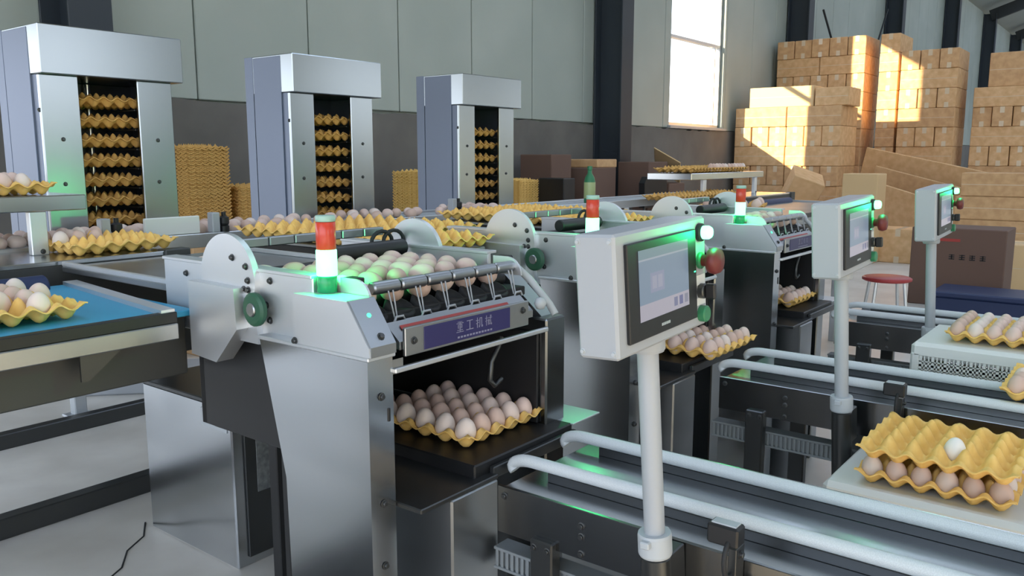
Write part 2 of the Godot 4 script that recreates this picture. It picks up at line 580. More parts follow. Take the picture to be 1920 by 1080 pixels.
		for s in [-1, 1]:
			var th: float = atan(0.34) * s
			var rf := MB.new()
			var from := Vector3(cx, 6.15, ZB + 0.2) if s == 1 else Vector3(cx, 6.15, ZF - 0.2)
			var len := 6.15 / cos(th)
			rf.box(Vector3(-0.1, -0.2, 0), Vector3(0.1, 0.16, len), 0.004, Transform3D(Basis(Vector3(1, 0, 0), -atan(0.34)) if s == 1 else Basis(Vector3(0, 1, 0), PI) * Basis(Vector3(1, 0, 0), -atan(0.34)), from))
			part("rafter", rf.done(), M.beam, o)
	for q in [[Vector3(16.2, 4.0, -5.3), Vector3(18.4, 2.2, -5.3), 10], [Vector3(20.6, 4.6, -5.3), Vector3(18.6, 2.2, -5.3), 11]]:
		struct("trim_%d" % q[2], MB.new().rod(q[0], q[1], 0.02, 8).done(), M.beam, "thin diagonal wall brace rod above the dark rear cartons, %s of the pair" % ["left", "right"][q[2] - 10], "brace")
	# end walls, front wall with a row of window openings, gate opening on the left
	var fl := MB.new()
	fl.box(Vector3(X0 - 0.2, 0, ZB - 0.2), Vector3(X0, 6.3, -4.3), 0.0)
	fl.box(Vector3(X0 - 0.2, 3.3, -4.3), Vector3(X0, 8.4, -2.5), 0.0)
	fl.box(Vector3(X0 - 0.2, 4.3, -2.5), Vector3(X0, 8.4, 6.0), 0.0)
	fl.box(Vector3(X0 - 0.2, 0, 6.0), Vector3(X0, 8.4, ZF + 0.2), 0.0)
	struct("wall_left", fl.done(), M.wall, "end wall with a wide open gate behind the camera", "wall")
	struct("wall_right", MB.new().box(Vector3(X1, 0, ZB - 0.2), Vector3(X1 + 0.2, 8.4, ZF), 0.0).done(), M.navy, "dark blue end wall far behind the carton stacks", "wall")
	var ff := MB.new()
	ff.box(Vector3(X0, 0, ZF), Vector3(X1, 1.7, ZF + 0.2), 0.0)
	ff.box(Vector3(X0, 3.7, ZF), Vector3(X1, 6.3, ZF + 0.2), 0.0)
	var a := X0
	for i in 8:
		var cx := 2.5 + 6.25 * i - 6.25
		ff.box(Vector3(cx - 2.0, 1.7, ZF), Vector3(cx + 2.0, 3.7, ZF + 0.2), 0.0)
	struct("wall_front", ff.done(), M.wall, "front wall with a row of wide window openings", "wall")
	# roof slopes with open skylight strips between the sheets
	var slope := atan(0.34)
	for s in [0, 1]:
		var rs := MB.new()
		var t := Transform3D(Basis(Vector3(1, 0, 0), -slope), Vector3(0, 6.35, ZB - 0.3)) if s == 0 else Transform3D(Basis(Vector3(0, 1, 0), PI) * Basis(Vector3(1, 0, 0), -slope), Vector3(0, 6.35, ZF + 0.3))
		var L := 6.6 / cos(slope)
		var k := X0 - 0.5
		while k < X1:
			var sx := 1.0 if s == 0 else -1.0
			var e := minf(k + 4.05, X1 + 0.3)
			rs.box(Vector3(sx * k, 0, 0), Vector3(sx * e, 0.1, L), 0.0, t)
			rs.box(Vector3(sx * e, 0, 0), Vector3(sx * (e + 2.2), 0.1, 1.4), 0.0, t)
			rs.box(Vector3(sx * e, 0, L - 1.4), Vector3(sx * (e + 2.2), 0.1, L), 0.0, t)
			k += 6.25
		struct("ceiling", rs.done(), M.roof, "sheet metal roof slope over the %s side of the hall, with skylight strips" % ["back", "front"][s], "roof")

# ---------------------------------------------------------------- packers
const GLYPHS := [
	[[0.2, 0.93, 0.8, 0.97], [0.05, 0.8, 0.95, 0.85], [0.22, 0.38, 0.28, 0.72], [0.72, 0.38, 0.78, 0.72], [0.22, 0.67, 0.78, 0.72], [0.22, 0.52, 0.78, 0.56], [0.22, 0.38, 0.78, 0.42], [0.47, 0.05, 0.53, 0.97], [0.14, 0.2, 0.86, 0.25], [0.03, 0.03, 0.97, 0.08]],
	[[0.1, 0.86, 0.9, 0.92], [0.46, 0.1, 0.54, 0.9], [0.03, 0.06, 0.97, 0.13]],
	[[0.2, 0.03, 0.26, 0.97], [0.03, 0.68, 0.44, 0.74], [0.06, 0.4, 0.18, 0.46], [0.3, 0.48, 0.42, 0.54], [0.54, 0.2, 0.6, 0.92], [0.54, 0.86, 0.86, 0.92], [0.8, 0.08, 0.86, 0.92], [0.8, 0.05, 0.98, 0.1], [0.92, 0.08, 0.98, 0.22], [0.46, 0.05, 0.56, 0.22]],
	[[0.16, 0.03, 0.21, 0.97], [0.02, 0.7, 0.34, 0.75], [0.05, 0.42, 0.14, 0.47], [0.23, 0.5, 0.32, 0.55], [0.38, 0.7, 0.97, 0.75], [0.42, 0.08, 0.47, 0.6], [0.56, 0.08, 0.61, 0.6], [0.38, 0.42, 0.66, 0.47], [0.74, 0.4, 0.79, 0.97], [0.78, 0.18, 0.84, 0.42], [0.84, 0.05, 0.96, 0.2], [0.66, 0.1, 0.76, 0.17], [0.86, 0.85, 0.92, 0.92]],
]

func build_packer() -> Node3D:
	var base := Vector3(1.26, 0, -1.3)
	var p := thing("egg_packer", "", "egg packer", base)
	var add := func(called: String, mb: MB, m: Material) -> MeshInstance3D: return part(called, mb.done(), m, p, -base)
	var sub := func(called: String, mb: MB, m: Material, par: Node) -> MeshInstance3D: return part(called, mb.done(), m, par)
	# legs and pillars
	var leg: MeshInstance3D = add.call("leg_panel", MB.new().prism(P2([-1.372, -0.347, -1.062, -0.347, -1.062, -1.3, -1.29, -1.3, -1.305, -0.62]), 0, 0.955, 1.015), M.steel)
	bolts(p, [V(0.985, -0.42, -1.061), V(0.985, -0.62, -1.061), V(0.985, -0.74, -1.061)], base, Vector3(0, 0, 1))
	sub.call("slot", MB.new().box(V(1.0, -0.47, -1.064), V(1.006, -0.445, -1.06), 0.001), M.black, leg)
	add.call("pillar", MB.new().box(V(1.487, -1.3, -1.36), V(1.561, -0.358, -1.06), 0.004), M.steel_dark)
	add.call("inner_plate", MB.new().box(V(1.478, -0.6, -1.66), V(1.486, -0.39, -1.08), 0.001), M.black)
	add.call("ledge", MB.new().box(V(0.953, -0.352, -1.376), V(1.02, -0.344, -1.058), 0.002), M.alu)
	# side plates, disks
	for s in [0, 1]:
		var x0: float = [0.985, 1.5][s]
		var x1: float = x0 + 0.012
		var pl: MeshInstance3D = add.call("side_plate", MB.new().box(V(x0, -0.375, -1.76), V(x1, -0.22, -1.24), 0.002), M.alu)
		sub.call("flange", MB.new().box(V(x0 - 0.004, -0.225, -1.76), V(x1 + 0.02, -0.218, -1.24), 0.001), M.alu, pl)
		var xo: float = [0.972, 1.512][s]
		var pg := circle(-1.497, EYE - 0.247, 0.094, -0.35, PI + 0.1, 28)
		pg.append(Vector2(-1.58, EYE - 0.37))
		pg.append(Vector2(-1.40, EYE - 0.37))
		add.call("disk_plate", MB.new().prism(pg, 0, xo, xo + 0.013, true), M.alu)
	bolts(p, [V(0.972, -0.2, -1.475), V(0.972, -0.215, -1.43), V(0.972, -0.243, -1.425), V(0.972, -0.262, -1.44), V(0.972, -0.262, -1.425), V(0.985, -0.24, -1.37), V(0.985, -0.29, -1.385), V(0.985, -0.32, -1.375), V(0.985, -0.36, -1.3), V(0.985, -0.25, -1.67), V(0.955, -0.34, -1.26)], base, Vector3(-1, 0, 0))
	# motor cover with its cut corner, gear
	add.call("motor_cover", MB.new().prism(P2([-1.6, -0.255, -1.437, -0.258, -1.432, -0.34, -1.51, -0.418, -1.6, -0.412]), 0, 0.945, 0.985), M.alu)
	var g: MeshInstance3D = add.call("gear", MB.new().lathe(PackedVector2Array([Vector2(0.012, 0), Vector2(0.03, 0), Vector2(0.034, 0.004), Vector2(0.034, 0.012), Vector2(0.028, 0.016), Vector2(0.012, 0.016)]), 20, Transform3D(Basis(Vector3(0, 0, 1), PI / 2), V(0.972, -0.297, -1.395)), false), M.gear)
	sub.call("hub", MB.new().rod(V(0.952, -0.297, -1.395), V(0.985, -0.297, -1.395), 0.014), M.steel_dull, g)
	# electrics housings left and right of the head
	var h: MeshInstance3D = add.call("housing", MB.new().prism(P2([-1.262, -0.25, -1.112, -0.25, -1.058, -0.327, -1.056, -0.344, -1.262, -0.344]), 0, 0.955, 1.015), M.alu)
	add.call("slope_cover", MB.new().prism(P2([-1.113, -0.249, -1.108, -0.249, -1.054, -0.326, -1.054, -0.344, -1.058, -0.344, -1.058, -0.327]), 0, 0.957, 1.017), M.steel_dull)
	sub.call("led", MB.new().lathe(PackedVector2Array([Vector2(0.005, 0), Vector2(0.004, 0.003), Vector2(0, 0.004)]), 10, Transform3D(Basis(Vector3(1, 0, 0), 0.95), V(0.986, -0.277, -1.09))), M.led, h)
	bolts(p, [V(0.99, -0.312, -1.064)], base, Vector3(0, 0.57, 0.82))
	add.call("housing", MB.new().prism(P2([-1.262, -0.262, -1.205, -0.266, -1.088, -0.362, -1.262, -0.362]), 0, 1.512, 1.561), M.steel_dull)
	# signal tower
	var c := V(1.005, 0, -1.222)
	var seg := func(y0: float, y1: float, r: float) -> MB: return MB.new().lathe(PackedVector2Array([Vector2(0, y0), Vector2(r - 0.001, y0), Vector2(r, y0 + 0.001), Vector2(r, y1 - 0.001), Vector2(r - 0.001, y1), Vector2(0, y1)]), 24, Transform3D(Basis(), c))
	var stower: MeshInstance3D = add.call("signal_tower", seg.call(-0.25, -0.219, 0.0185), M.lens_green)
	sub.call("signal_light", seg.call(-0.2185, -0.17, 0.0195), M.lamp_green, stower)
	sub.call("red_lens", seg.call(-0.1695, -0.118, 0.0185), M.lens_red, stower)
	sub.call("cap", seg.call(-0.1175, -0.106, 0.0185), M.lens_cap, stower)
	var om := OmniLight3D.new()
	om.name = "signal_lamp"
	om.light_color = Color("1fff8a")
	om.light_energy = 0.09
	om.light_size = 0.015
	om.omni_range = 40.0
	om.omni_attenuation = 2.0
	om.shadow_enabled = true
	om.position = c + Vector3(0, -0.195, 0) - base
	p.add_child(om, true)
	# front: brackets, gripper bar, wire, cups
	for s in [0, 1]:
		var bx: float = [1.018, 1.47][s]
		var q := circle(-1.16, EYE - 0.262, 0.04, 0.0, PI / 2, 8)
		q.append(Vector2(-1.2, EYE - 0.222))
		q.append(Vector2(-1.2, EYE - 0.262))
		add.call("bracket", MB.new().prism(q, 0, bx, bx + 0.005), M.alu)
		add.call("bearing_block", MB.new().box(V(bx + 0.002, -0.245, -1.2), V(bx + 0.03, -0.222, -1.165), 0.002), M.black)
	for i in 6:
		var xa := 1.045 + i * 0.073
		add.call("roller_segment", MB.new().rod(V(xa, -0.242, -1.147), V(xa + 0.069, -0.242, -1.147), 0.0125, 14, 0.003), M.steel_dull)
	for i in 6:
		var xa := 1.082 + i * 0.073
		var hg := MB.new()
		hg.rod(V(xa - 0.006, -0.248, -1.133), V(xa - 0.003, -0.3, -1.12), 0.0016, 6)
		hg.rod(V(xa + 0.006, -0.248, -1.133), V(xa + 0.003, -0.3, -1.12), 0.0016, 6)
		add.call("hanger", hg, M.white)
		add.call("egg_cup", MB.new().lathe(PackedVector2Array([Vector2(0.006, -0.034), Vector2(0.02, -0.03), Vector2(0.03, -0.012), Vector2(0.032, 0.008), Vector2(0.026, 0.01), Vector2(0.0, -0.012)]), 14, Transform3D(Basis(Vector3(1, 0, 0), 0.5), V(xa - 0.036, -0.292, -1.15))), M.rubber)
	var wire := PackedVector3Array()
	for i in 6:
		var xa := 1.082 + i * 0.073
		for q in [[-0.014, -0.304], [-0.009, -0.295], [0.009, -0.295], [0.014, -0.304]]:
			wire.append(V(xa + q[0], q[1], -1.11))
	add.call("wire", MB.new().tube(wire, 0.0026, 6), M.white)
	add.call("front_plate", MB.new().prism(P2([-1.1, -0.3, -1.064, -0.33, -1.064, -0.345, -1.1, -0.34]), 0, 1.035, 1.44), M.steel_dull)
	add.call("red_strip", MB.new().box(Vector3(1.06, 0, -0.005), Vector3(1.38, 0.0015, 0.005), 0.0003, Transform3D(Basis(Vector3(1, 0, 0), 0.69), Vector3(0, EYE - 0.3105, -1.0855))), M.red_dull)
	var hs := PackedVector3Array()
	for q in [[1.478, -0.235, -1.2], [1.497, -0.24, -1.165], [1.51, -0.275, -1.125], [1.525, -0.33, -1.08], [1.527, -0.352, -1.065]]:
		hs.append(V(q[0], q[1], q[2]))
	add.call("air_hose", MB.new().tube(hs, 0.0085, 10), M.duct)
	add.call("clamp_knob", MB.new().lathe(PackedVector2Array([Vector2(0, -0.014), Vector2(0.009, -0.011), Vector2(0.014, 0), Vector2(0.009, 0.011), Vector2(0, 0.014)]), 14, Transform3D(Basis(), V(1.462, -0.318, -1.06))), M.duct)
	var sg: MeshInstance3D = add.call("sign_plate", MB.new().box(V(1.04, -0.357, -1.062), V(1.412, -0.304, -1.054), 0.0015), M.steel_dull)
	sub.call("sign_panel", MB.new().box(V(1.088, -0.352, -1.055), V(1.345, -0.309, -1.0525), 0.0005), M.sign_blue, sg)
	var gl := MB.new()
	for k in 4:
		for r in GLYPHS[k]:
			var ox := 1.176 + k * 0.029
			gl.box(V(ox + r[0] * 0.022, -0.336 + r[1] * 0.022, -1.053), V(ox + r[2] * 0.022, -0.336 + r[3] * 0.022, -1.0518), 0.0)
	for k in 12:
		gl.box(V(1.18 + k * 0.009, -0.347, -1.053), V(1.1855 + k * 0.009, -0.3435, -1.0518), 0.0)
	sub.call("sign_lettering", gl, M.letter, sg)
	bolts(p, [V(1.062, -0.33, -1.054), V(1.39, -0.322, -1.054)], base, Vector3(0, 0, 1))
	add.call("front_rail", MB.new().box(V(1.015, -0.384, -1.064), V(1.487, -0.374, -1.054), 0.002), M.alu)
	# head interior: eggs' deck, lane rollers, chain bar, covers
	add.call("head_deck", MB.new().box(V(0.997, -0.31, -1.76), V(1.5, -0.29, -1.13), 0.002), M.rubber)
	for i in 9:
		var z := -1.2 - i * 0.06
		add.call("lane_roller", MB.new().rod(V(1.0, -0.277, z), V(1.498, -0.277, z), 0.016, 14), M.black)
	for i in 6:
		var xa := 1.06 + i * 0.07
		add.call("chain_link", MB.new().box(V(xa, -0.196, -1.585), V(xa + 0.066, -0.176, -1.565), 0.002), M.steel_dull)
	add.call("motor", MB.new().rod(V(1.24, -0.222, -1.5), V(1.48, -0.222, -1.5), 0.02, 16), M.black)
	for i in 2:
		var hp := PackedVector3Array()
		for k in 9:
			var a := PI * k / 8.0
			hp.append(V(1.4 + i * 0.04 + 0.035 * (1.0 - cos(a)), -0.21 + 0.028 * sin(a), -1.53))
		add.call("hose", MB.new().tube(hp, 0.005, 8), M.rubber)
	add.call("infeed_plate", MB.new().box(V(0.99, -0.3, -2.28), V(1.515, -0.285, -1.76), 0.002), M.steel_dull)
	for s in [0, 1]:
		add.call("infeed_rail", MB.new().box(V([0.99, 1.505][s], -0.285, -2.28), V([1.0, 1.515][s], -0.272, -1.76), 0.002), M.alu)
	add.call("leg", MB.new().box(V(1.46, -1.3, -2.08), V(1.5, -0.3, -2.04), 0.003), M.black)
	# lower cavity
	add.call("back_panel", MB.new().box(V(1.1, -1.3, -1.52), V(1.5, -0.64, -1.5), 0.002), M.black)
	add.call("back_panel", MB.new().box(V(1.015, -0.6, -1.69), V(1.5, -0.31, -1.67), 0.002), M.black)
	add.call("side_skirt", MB.new().box(V(1.015, -0.6, -1.69), V(1.02, -0.37, -1.365), 0.001), M.black)
	add.call("tray_table", MB.new().box(V(1.03, -0.61, -1.67), V(1.535, -0.602, -1.375), 0.003), M.black)
	add.call("tray_table", MB.new().box(V(1.19, -0.635, -1.375), V(1.535, -0.602, -1.02), 0.003), M.black)
	add.call("table_rail", MB.new().box(V(1.235, -0.64, -1.02), V(1.535, -0.615, -1.008), 0.002), M.dark_steel)
	add.call("lower_box", MB.new().box(V(1.1, -1.3, -1.36), V(1.24, -0.638, -1.0), 0.004), M.steel_dull)
	add.call("cover_ledge", MB.new().box(V(1.018, -0.638, -1.36), V(1.24, -0.628, -1.0), 0.002), M.dark_steel)
	add.call("flap", MB.new().prism(P2([1.535, 0, 1.645, 0]), 1, 0, 0.001) if false else MB.new().box(V(1.53, -0.606, -1.15), V(1.645, -0.602, -1.015), 0.001), M.alu)
	var hook := PackedVector3Array()
	for q in [[1.4, -0.39], [1.39, -0.41], [1.365, -0.44], [1.36, -0.48], [1.375, -0.495], [1.4, -0.485]]:
		hook.append(V(q[0], q[1], -1.12))
	add.call("hook", MB.new().tube(hook, 0.006, 8), M.dark_steel)
	add.call("label_tag", MB.new().box(V(1.135, -0.435, -1.2), V(1.175, -0.405, -1.198), 0.0005), M.white)
	return p

func packers() -> void:
	var p := build_packer()
	var where := ["nearest egg packer, beside the big white control box", "middle egg packer, half hidden behind the nearest control box", "farthest egg packer, with the red stool beyond its conveyor"]
	var offs := [Vector3.ZERO, Vector3(1.0, 0, -0.05), Vector3(2.05, 0, -0.05)]
	var all: Array = [p]
	for i in [1, 2]:
		var c: Node3D = p.duplicate()
		c.name = "egg_packer"
		add_child(c, true)
		all.append(c)
	for i in 3:
		all[i].position += offs[i]
		tag(all[i], "stainless steel " + where[i], "egg packer", "egg packing machines")
	var near := ["nearest packer", "middle packer", "farthest packer"]
	for i in 3:
		var o: Vector3 = offs[i]
		# eggs on the head, six lanes
		var rows: int = [6, 3, 3][i]
		for r in rows:
			for c in 6:
				if i > 0 and r == 0 and c < 2: continue
				var at := V(1.082 + c * 0.073, -0.244, -1.17 - r * 0.06) + o
				egg(at + Vector3(-0.036 + 0.0, -0.001 if r else -0.012, 0), "pale egg in %s lane, %s row back, on the head of the %s" % [ordinal(c), ordinal(r), near[i]], "eggs on the head of the " + near[i], Vector3(PI / 2 - 0.3, 0, 0))
		var t := tray(V(1.386, -0.602, -1.222) + o + [Vector3.ZERO, Vector3(0.02, 0, 0.13), Vector3(-0.01, 0, 0.0)][i], "yellow pulp tray full of eggs coming out of the %s" % near[i], "trays leaving the packers")
		fill(t, "the tray leaving the %s" % near[i], "eggs in the tray leaving the " + near[i], func(_c, _r): return true)
	# second tray waiting behind the first one
	var t2 := tray(V(1.19, -0.602, -1.518), "yellow pulp tray waiting in the dark inside the nearest packer")
	fill(t2, "the tray waiting inside the nearest packer", "eggs waiting inside the nearest packer", func(_c, r): return r < 2)
	# two eggs rolling on the first infeed
	for k in 2:
		egg(V(1.09 + k * 0.05, -0.263, -1.86), "pale egg on the first infeed beside the round plate, %s of the pair" % ["left", "right"][k], "eggs on the first infeed", Vector3(PI / 2, 0, 0))
	# empty trays waiting on side tables between the packers
	for l in 2:
		var who: String = ["first and middle packers", "middle and farthest packers"][l]
		var tb := thing("tray_table", "narrow steel table for empty trays between the %s" % who, "table", Vector3(1.79 + l, 0, -2.03), 0.0, "tray tables")
		part("top", MB.new().box(V(-0.145, -0.277, -0.42), V(0.145, -0.267, 0.42), 0.002).done(), M.steel_dull, tb)
		part("skirt", MB.new().box(V(-0.14, -0.36, -0.41), V(0.14, -0.277, 0.41), 0.002).done(), M.black, tb)
		for z in [-0.38, 0.34]:
			part("leg", MB.new().box(Vector3(0.122, 0, z), Vector3(0.144, EYE - 0.36, z + 0.04), 0.002).done(), M.dark_paint, tb)
		var n := 0
		for q in [[0.0, -1.9], [0.0, -2.192], [0.0, -2.484], [0.3, -2.192], [0.3, -2.484]]:
			tray(V(1.79 + l + q[0], -0.265, q[1] + 0.17), "empty yellow tray between the %s, %s" % [who, ["nearest of the left row", "second of the left row", "farthest of the left row", "nearer of the right pair", "farther of the right pair"][n]], "empty trays between the packers")
			n += 1

# ---------------------------------------------------------------- output conveyors
func conveyors() -> void:
	var base := Vector3(1.36, 0, -0.2)
	var p := thing("conveyor", "", "conveyor", base)
	var add := func(called: String, mb: MB, m: Material) -> MeshInstance3D: return part(called, mb.done(), m, p, -base)
	var z1 := 0.8
	add.call("bed", MB.new().box(V(1.19, -0.645, -0.955), V(1.55, -0.63, z1), 0.001), M.steel)
	add.call("side_panel", MB.new().box(V(1.184, -0.716, -0.957), V(1.192, -0.622, z1), 0.001), M.steel_dark)
	add.call("side_panel", MB.new().box(V(1.548, -0.716, -0.957), V(1.556, -0.622, z1), 0.001), M.steel)
	for s in [0, 1]:
		var x: float = [1.275, 1.463][s]
		var path := PackedVector3Array()
		for k in 9:
			var a := PI * (1.15 - k / 8.0 * 0.65)
			path.append(V(x, -0.622 + 0.018 * sin(a) + 0.004, -0.94 + 0.05 * cos(a)))
		path.append(V(x, -0.6, -0.7))
		path.append(V(x, -0.6, 0.0))
		path.append(V(x, -0.6, z1))
		var b: MeshInstance3D = add.call("belt", MB.new().tube(path, 0.0125, 12), M.rope)
		part("guide_rail", MB.new().box(V(x - 0.006, -0.63, -0.9), V(x + 0.006, -0.612, z1), 0.001).done(), M.dark_steel, b)
	for z in [-0.845, 0.35]:
		add.call("leg", MB.new().box(V(1.17, -1.3, z - 0.025), V(1.2, -0.7, z + 0.025), 0.003), M.dark_steel)
		add.call("leg", MB.new().box(V(1.54, -1.3, z - 0.025), V(1.57, -0.7, z + 0.025), 0.003), M.dark_steel)
	bolts(p, [V(1.17, -0.715, -0.86), V(1.17, -0.715, -0.83), V(1.184, -0.64, -0.94), V(1.184, -0.652, -0.765), V(1.184, -0.672, -0.765), V(1.184, -0.705, -0.765)], base, Vector3(-1, 0, 0))
	var d: MeshInstance3D = add.call("wiring_duct", MB.new().box(V(1.213, -0.806, -0.985), V(1.25, -0.766, 0.2), 0.001).box(V(1.205, -0.77, -0.985), V(1.25, -0.764, 0.2), 0.001).box(V(1.205, -0.81, -0.985), V(1.25, -0.804, 0.2), 0.001), M.duct2)
	var z := -0.978
	while z < 0.1:
		part("duct_finger", MESH.finger, M.duct2, d, V(1.208, -0.787, z))
		z += 0.0125
	# photo sensor on its bracket
	add.call("sensor_post", MB.new().box(V(1.15, -0.78, -0.475), V(1.182, -0.592, -0.462), 0.001), M.dark_steel)
	bolts(p, [V(1.166, -0.605, -0.462), V(1.166, -0.655, -0.462)], base, Vector3(0, 0, 1))
	var sn: MeshInstance3D = add.call("sensor", MB.new().box(V(1.135, -0.585, -0.505), V(1.165, -0.553, -0.455), 0.003), M.black)
	part("lens_cover", MB.new().box(V(1.14, -0.554, -0.5), V(1.16, -0.551, -0.46), 0.001).done(), M.duct, sn)
	var cb := PackedVector3Array()
	for k in 11:
		var a := TAU * 0.62 * k / 10.0 + 1.6
		cb.append(V(1.145 + 0.022 * cos(a), -0.605 + 0.03 * sin(a), -0.47))
	part("cable", MB.new().tube(cb, 0.004, 8).done(), M.rubber, sn)
	var who := ["nearest", "middle", "farthest"]
	var offs := [0.0, 1.016, 2.08]
	var all: Array = [p]
	for i in [1, 2]:
		var c: Node3D = p.duplicate()
		c.name = "conveyor"
		add_child(c, true)
		all.append(c)
	for i in 3:
		all[i].position.x += offs[i]
		tag(all[i], "steel output conveyor with two white round belts, running out from the %s packer" % who[i], "conveyor", "output conveyors")
	# a tray riding on the middle conveyor at the frame edge
	var t := tray(V(2.43, -0.588, -0.12), "yellow egg tray on the middle conveyor, cut by the right frame edge", "")
	fill(t, "the tray riding on the middle conveyor", "eggs in the tray on the middle conveyor", func(c, r): return r > 2 and c < 3)

# ---------------------------------------------------------------- control boxes on poles
func panels() -> void:
	var feet := [V(1.119, -0.59, -0.585), V(2.084, -0.59, -0.584), V(3.149, -0.59, -0.6)]
	var p := thing("control_box", "", "control box", feet[0])
	var add := func(called: String, mb: MB, m: Material, par: Node) -> MeshInstance3D: return part(called, mb.done(), m, par)
	add.call("pole", MB.new().rod(Vector3(0, -0.05, 0), Vector3(0, 0.33, 0), 0.0165, 24), M.white, p)
	add.call("collar", MB.new().lathe(PackedVector2Array([Vector2(0.016, 0.298), Vector2(0.025, 0.298), Vector2(0.027, 0.302), Vector2(0.027, 0.316), Vector2(0.03, 0.318), Vector2(0.03, 0.324), Vector2(0.016, 0.324)]), 24, Transform3D(), false), M.white, p)
	var cl: MeshInstance3D = add.call("clamp", MB.new().lathe(PackedVector2Array([Vector2(0.016, 0.004), Vector2(0.026, 0.004), Vector2(0.027, 0.0), Vector2(0.027, -0.03), Vector2(0.025, -0.034), Vector2(0.016, -0.034)]), 24, Transform3D(), false), M.duct, p)
	add.call("clamp_ear", MB.new().box(Vector3(-0.036, -0.012, -0.008), Vector3(-0.02, 0.0, 0.008), 0.002), M.duct, cl)
	add.call("clamp_ear", MB.new().box(Vector3(0.02, -0.012, -0.008), Vector3(0.036, 0.0, 0.008), 0.002), M.duct, cl)
	add.call("socket", MB.new().rod(Vector3(0, -0.71, 0), Vector3(0, -0.034, 0), 0.024, 20), M.dark_steel, p)
	add.call("mount_plate", MB.new().box(Vector3(0.0, -0.12, -0.02), Vector3(0.062, -0.036, 0.02), 0.002), M.dark_steel, p)
	# box: built round its own centre, then set on the pole
	var bx := -0.02
	var by := 0.408
	var bz := 0.012
	var hw := 0.138
	var hh := 0.086
	var hd := 0.032
	var b: MeshInstance3D = add.call("body", MB.new().box(Vector3(bx - hw, by - hh, bz - hd), Vector3(bx + hw, by + hh, bz + hd), 0.004), M.white, p)
	for y in [-1, 1]:
		for z in [-1, 1]:
			var s := part("screw", MESH.bolt, M.duct, b, Vector3(bx - hw, by + y * (hh - 0.01), bz + z * (hd - 0.007)))
			s.basis = Basis(Vector3(0, 0, 1), PI / 2).scaled(Vector3(0.6, 0.6, 0.6))
	var fz := bz + hd
	var fr: MeshInstance3D = add.call("screen_frame", MB.new().box(Vector3(bx - 0.115, by - 0.068, fz), Vector3(bx + 0.092, by + 0.07, fz + 0.006), 0.003), M.black, p)
	# the picture is mapped over the pane
	var q := QuadMesh.new()
	q.size = Vector2(0.15, 0.1)
	part("screen", q, M.screen, fr, Vector3(bx - 0.012, by + 0.008, fz + 0.0066))
	var mk := MB.new()
	for k in 6:
		mk.box(Vector3(bx - 0.025 + k * 0.0045, by - 0.058, fz + 0.006), Vector3(bx - 0.022 + k * 0.0045, by - 0.054, fz + 0.0064), 0.0)
	add.call("frame_mark", mk, M.duct, fr)
	add.call("status_led", MB.new().box(Vector3(bx + 0.083, by + 0.004, fz + 0.006), Vector3(bx + 0.088, by + 0.006, fz + 0.0066), 0.0), M.led, fr)
	var face := Basis(Vector3(1, 0, 0), PI / 2)
	var kx := bx + 0.115
	var ring := func(y: float, r: float, l: float) -> MB: return MB.new().lathe(PackedVector2Array([Vector2(0, 0), Vector2(r, 0), Vector2(r, l - 0.002), Vector2(r - 0.002, l), Vector2(0, l)]), 18, Transform3D(face, Vector3(kx, by + y, fz)), false)
	var lampb: MeshInstance3D = add.call("lamp_base", ring.call(0.062, 0.014, 0.008), M.rubber, p)
	add.call("lamp_lens", MB.new().lathe(PackedVector2Array([Vector2(0.0105, 0.008), Vector2(0.0105, 0.017), Vector2(0.008, 0.021), Vector2(0, 0.022)]), 18, Transform3D(face, Vector3(kx, by + 0.062, fz))), M.lamp_green, lampb)
	var om := OmniLight3D.new()
	om.name = "button_lamp"
	om.light_color = Color("1fff8a")
	om.light_energy = 0.02
	om.light_size = 0.008
	om.omni_range = 30.0
	om.omni_attenuation = 2.0
	om.shadow_enabled = true
	om.position = Vector3(kx, by + 0.062, fz + 0.03)
	p.add_child(om, true)
	add.call("name_plate", MB.new().box(Vector3(kx - 0.016, by - 0.02, fz), Vector3(kx + 0.016, by - 0.004, fz + 0.001), 0.0004), M.white_plastic, p)
	add.call("name_plate", MB.new().box(Vector3(kx - 0.016, by - 0.052, fz), Vector3(kx + 0.016, by - 0.04, fz + 0.001), 0.0004), M.white_plastic, p)
	var es: MeshInstance3D = add.call("stop_button", MB.new().lathe(PackedVector2Array([Vector2(0.009, 0.0), Vector2(0.009, 0.014), Vector2(0.019, 0.018), Vector2(0.021, 0.026), Vector2(0.018, 0.034), Vector2(0.0, 0.036)]), 20, Transform3D(face, Vector3(kx, by + 0.018, fz))), M.stop_red, p)
	add.call("collar", ring.call(0.018, 0.013, 0.006), M.green_button, es)
	var sel: MeshInstance3D = add.call("selector", ring.call(-0.03, 0.012, 0.01), M.dark_steel, p)
	add.call("knob", MB.new().box(Vector3(kx - 0.005, by - 0.042, fz + 0.01), Vector3(kx + 0.005, by - 0.018, fz + 0.026), 0.002), M.black, sel)
	add.call("push_button", ring.call(-0.066, 0.013, 0.012), M.green_button, p)
	var all: Array = [p]
	for i in [1, 2]:
		var c: Node3D = p.duplicate()
		c.name = "control_box"
		add_child(c, true)
		c.position = feet[i]
		all.append(c)
	var who := ["large white control box on a white pole at the nearest conveyor", "white control box on a pole beside the middle conveyor, left of the red stool", "smallest white control box, on a pole at the farthest conveyor"]
	for i in 3:
		# the poles lean a little to the left and towards the viewer
		all[i].basis = Basis(Vector3(0.789, 0, -0.614).normalized(), -0.062)
		tag(all[i], who[i], "control box", "control boxes on poles")

